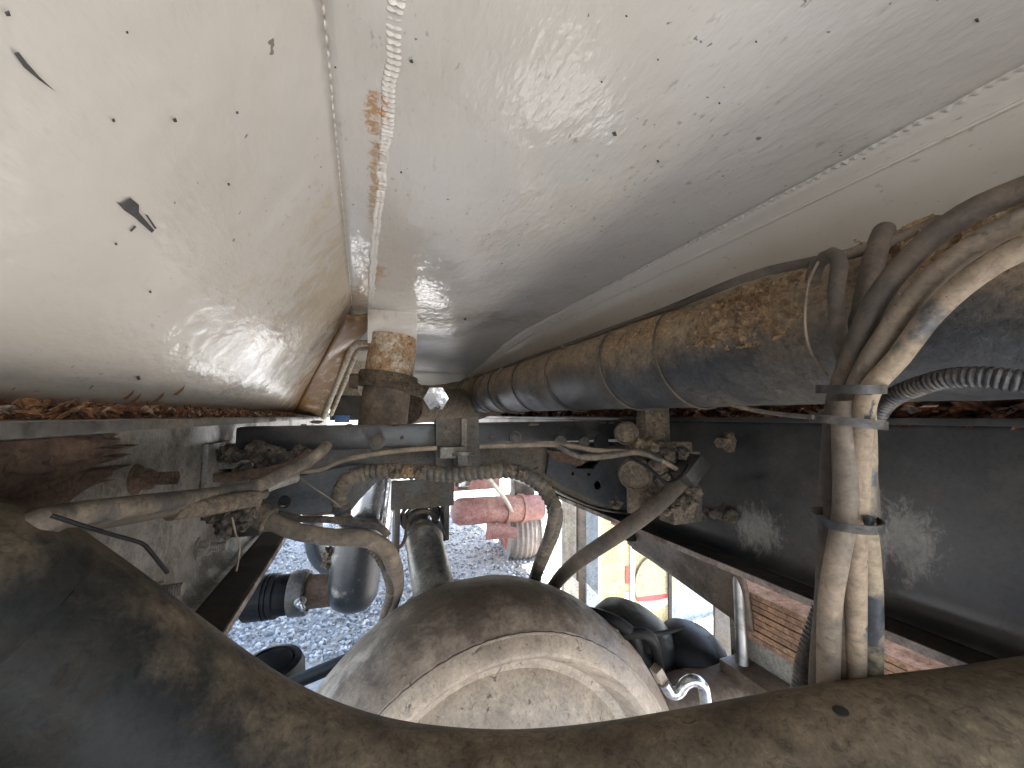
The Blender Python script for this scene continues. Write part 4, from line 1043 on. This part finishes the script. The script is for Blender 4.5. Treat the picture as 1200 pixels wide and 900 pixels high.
# round rubber stop lower left
bs = thing('rubber_stop', at_d(318, 800, .95), 'black round rubber bump stop low on the left above the gravel', 'rubber stop')
oo = at_d(318, 792, .95)
add_lathe('rubber_body', [(.0, .040), (.040, .040), (.050, .034), (.054, .038), (.066, .034), (.073, .018), (.075, -.02), (.072, -.12), (0, -.12)], oo, (.0, -.1, 1), M['rubber'], bs, 40)
# background: red pipe, ribbed tyre
rp_ = thing('red_pipe', at_d(575, 600, 2.7), 'faded red pipe end with clamps lying beyond the cross beam over the gravel', 'pipe')
pa, pbx = at_d(532, 600, 2.55), at_d(632, 594, 2.85)
pd = (pbx - pa).normalized(); Lp = (pbx - pa).length
add_lathe('pipe_body', [(0, -.01), (.05, -.008), (.075, .01), (.088, .04), (.090, .30), (.090, Lp), (0, Lp)], pa, pd, M['red_oxide'], rp_, 40, .003)
for k in range(2): add_lathe('pipe_clamp', [(.088, .0), (.102, .002), (.102, .03), (.088, .032)], pa + pd * (.36 + .13 * k), pd, M['red_oxide'], rp_, 36)
bm = bmesh.new(); rod(bm, at_d(570, 622, 2.6), at_d(606, 624, 2.6), .06, 20, .03); from_bm('pipe_elbow', bm, M['red_oxide'], rp_)
add_box('frame_bar', at_d(552, 567, 2.7), (.40, .08, .075), M['red_oxide'], rp_)
add_box('frame_bar', at_d(612, 572, 2.9), (.16, .10, .16), M['brown_plate'], rp_)
tube('pipe_strut', D((572, 560, 2.5), (592, 585, 2.6), (600, 600, 2.65)), .014, M['beige_post'], rp_, .03, 10)
ty = thing('spare_tyre', at_d(610, 660, 2.9), 'pale ribbed tyre behind the red pipe end', 'tyre')
tc_ = at_d(607, 617, 3.0); tax = (CM @ Vector((-.42, 0, -1))).normalized()
prof = []
for k in range(-6, 7):
    prof.append((.27 - .0012 * k * k - (.012 if k % 2 else 0), k * .018))
add_lathe('tread', [(.17, -.12), (.24, -.12)] + prof + [(.24, .12), (.17, .12)], tc_, (CM @ Vector((1, 0, -.25))).normalized(), M['tyre_grey'], ty, 48)
add_lathe('wheel_rim', [(.17, -.10), (.12, -.05), (0, -.05)], tc_, (CM @ Vector((1, 0, -.25))).normalized(), M['orange'], ty, 32)

# background right: cream-yellow machine side with posts
ym = thing('yellow_machine', at_d(745, 745, 1.85), 'cream yellow machine side with a half red half white round emblem beyond the right rail', 'machine')
YM = 1.62
y_ = lambda px, py, d=YM: at_y(px, py, d)
def panel(name, pts, mat, yy=YM, th=0.02): return plate(name, [y_(x, y, yy) for x, y in pts], th, mat, ym)
panel('side_panel', [(697, 560), (790, 560), (787, 790), (697, 790)], M['yellow'])
cen = y_(769, 682, YM - .008)
rr_ = .135
arc = lambda a0, a1, n=20, r=rr_: [cen + Vector((math.cos(R(a0 + (a1 - a0) * k / n)) * r, 0, math.sin(R(a0 + (a1 - a0) * k / n)) * r)) for k in range(n + 1)]
panel_ = lambda name, pts, mat: plate(name, pts, 0.006, mat, ym)
panel_('emblem_disc', arc(-30, 202), M['yellow_grey'])
panel_('emblem_band', [cen + Vector((-rr_ * math.cos(R(22)), 0, -rr_ * math.sin(R(22)) - .0015))] + [cen + Vector((rr_ * math.cos(R(30)) - .01, 0, -rr_ * math.sin(R(30)) - .0015)), cen + Vector((rr_ * .8, 0, -rr_ * .62)), cen + Vector((0, 0, -rr_ * .66)), cen + Vector((-rr_ * .85, 0, -rr_ * .55))], M['red'])
panel_('emblem_base', [cen + Vector((-rr_ * .84, -.002, -rr_ * .56)), cen + Vector((0, -.002, -rr_ * .67)), cen + Vector((rr_ * .82, -.002, -rr_ * .63))] + [p + Vector((0, -.002, 0)) for p in arc(-42, -142, 14)], M['white'])
panel('red_strip', [(733.5, 664), (737, 664), (737, 684), (733.5, 684)], M['red'], YM - .006, .005)
panel('vertical_trim', [(739, 626), (744, 626), (744, 722), (739, 722)], M['white'], YM - .010, .008)
panel('slot_plate', [(731, 694), (737, 694), (737, 712), (731, 712)], M['white'], YM - .006, .005)
panel('blue_side_sheet', [(786, 600), (858, 640), (858, 790), (786, 790)], M['blue_grey'], YM - .012, .008)
panel('edge_seam', [(784, 630), (787.5, 630), (787.5, 745), (784, 745)], M['black_dull'], YM - .03, .008)
po = thing('upright_posts', at_y(690, 745, 1.5), 'beige and slate blue upright post frame left of the yellow machine', 'frame')
def post(name, x0, x1, y0, y1, mat, yy, th=.03): plate(name, [at_y(x0, y0, yy), at_y(x1, y0, yy), at_y(x1, y1, yy), at_y(x0, y1, yy)], th, mat, po)
post('beige_post', 662, 679, 560, 715, M['beige_post'], 1.60)
post('dark_post', 678, 687, 560, 722, M['brown_plate'], 1.54, .02)
post('slate_post', 686, 701, 560, 725, M['slate'], 1.60)
post('light_edge', 701, 704, 560, 700, M['white'], 1.60)
plate('stay_plate', [at_y(688, 684, 1.5), at_y(716, 714, 1.5), at_y(716, 740, 1.5), at_y(688, 740, 1.5)], .01, M['blue_grey'], po)
plate('foot_plate', [at_y(661, 668, 1.52), at_y(678, 682, 1.52), at_y(678, 725, 1.52), at_y(661, 712, 1.52)], .012, M['beige_post'], po)
# brown plate outside the right rail
sp = thing('side_plate', W(.78, 1.0, -.36), 'dark brown curved plate hanging just below the right rail', 'plate')
def f_sp(u, v):
    y = .60 + .40 * v
    return W(.735 + .035 * math.sin(math.pi * u * .5), y, -.285 - (.165 - .06 * v) * u)
ruled('plate_face', f_sp, 8, 30, M['brown_plate'], sp, thick=.008)
tube('plate_cable', D((736, 625, 1.20), (752, 637, 1.15), (780, 664, 1.08), (815, 690, 1.0), (850, 716, .93)), .0052, M['rubber'], None, .02, 10)
tag(bpy.data.objects['plate_cable'], 'black cable slanting down across the opening under the right rail', 'cable')
add_lathe('rubber_plug', [(0, 0), (.02, 0), (.024, .01), (.02, .03), (0, .034)], at_d(738, 620, 1.15), (0, 0, -1), M['rubber'], sp, 20)
tube('brace_bar', [W(.79, 1.0, -.40), W(.79, .8, -.415), W(.79, .5, -.42)], .010, M['rust_crust'], sp, .05, 10)
plate('bracket_tail', [W(.80, .68, -.42), W(.80, .54, -.42), W(.80, .54, -.60), W(.80, .68, -.60)], .01, M['rail_grey'], sp)
# leaf spring outside the rail
plate('inner_plate', [at_y(838, 698, .98), at_y(872, 715, .98), at_y(908, 740, .98), at_y(908, 800, .98), at_y(838, 800, .98)], .008, M['cross_grey'], sp)
ls = thing('leaf_spring', W(.80, .5, -.5), 'stack of rusty brown spring leaves seen under the right rail behind the hoses', 'leaf spring')
for k in range(8):
    bm = bmesh.new(); z0 = -.372 - .0125 * k; y0, y1 = .08 + .02 * k, .70 - .012 * k; prev = None
    for i in range(13):
        t = i / 12; y = y0 + (y1 - y0) * t; z = z0 - .02 * (t - .5) ** 2 * 4 * 0
        row = [bm.verts.new(W(xx, y, z + dz)) for xx, dz in ((.775 + .0012 * (k % 3), 0), (.85, 0), (.85, -.0105), (.775 + .0012 * (k % 3), -.0105))]
        if prev:
            for j in range(4): bm.faces.new((prev[j], prev[(j + 1) % 4], row[(j + 1) % 4], row[j]))
        else: bm.faces.new(row)
        prev = row
    bm.faces.new(prev[::-1])
    from_bm('spring_leaf', bm, M['leaf'], ls, smooth=False)
bm = bmesh.new(); rod(bm, W(.760, .62, -.33), W(.760, .62, -.52), .011, 16); from_bm('u_bolt', bm, M['steel_bar'], ls)
add_box('clamp_plate', W(.80, .60, -.54), (.12, .12, .025), M['brown_plate'], ls)
ob = thing('orange_bar', W(.92, .5, -.4), 'rusty orange bar showing through the slot under the right rail', 'bar')
add_box('bar_body', W(.93, .66, -.36), (.04, 1.1, .045), M['orange'], ob)
add_box('bar_flange', W(.90, .66, -.39), (.09, 1.1, .008), M['orange'], ob)
# black rubber bellows and hoses right of the axle
ab = thing('brake_chamber', at_d(735, 790, .85), 'larger black rubber brake chamber behind the right shoulder of the axle', 'brake chamber', 'black brake chambers by the axle')
oo = at_d(737, 752, .92)
add_lathe('chamber_body', [(0, .075), (.05, .072), (.085, .055), (.098, .03), (.100, .012), (.108, .010), (.108, -.004), (.100, -.006), (.092, -.05), (.06, -.075), (0, -.08)], oo, (.25, -.25, 1), M['rubber'], ab, 44)
ab2 = thing('brake_chamber', at_d(806, 775, .9), 'smaller black rubber brake chamber next to the spring clamp', 'brake chamber', 'black brake chambers by the axle')
add_lathe('chamber_body', [(0, .070), (.045, .067), (.072, .048), (.082, .02), (.09, .018), (.09, .004), (.080, .002), (.075, -.05), (0, -.06)], at_d(807, 772, .92), (.1, -.3, 1), M['rubber'], ab2, 44)
hose('air_hose', D((648, 700, .80), (672, 716, .78), (700, 720, .76), (728, 732, .74), (745, 752, .76), (752, 800, .84)), .011, M['rubber'], 'black air hose bending over the axle shoulder to the brake chamber', 'hose')
hose('air_hose', D((690, 800, .80), (702, 768, .77), (718, 750, .75), (740, 742, .74), (764, 749, .75), (774, 790, .84)), .010, M['rubber'], 'black air hose arching in front of the brake chamber', 'hose')
hose('air_hose', D((715, 735, .76), (745, 742, .76), (775, 742, .78), (800, 735, .82)), .0045, M['rubber'], 'thin black line lying across the brake chamber top', 'hose')
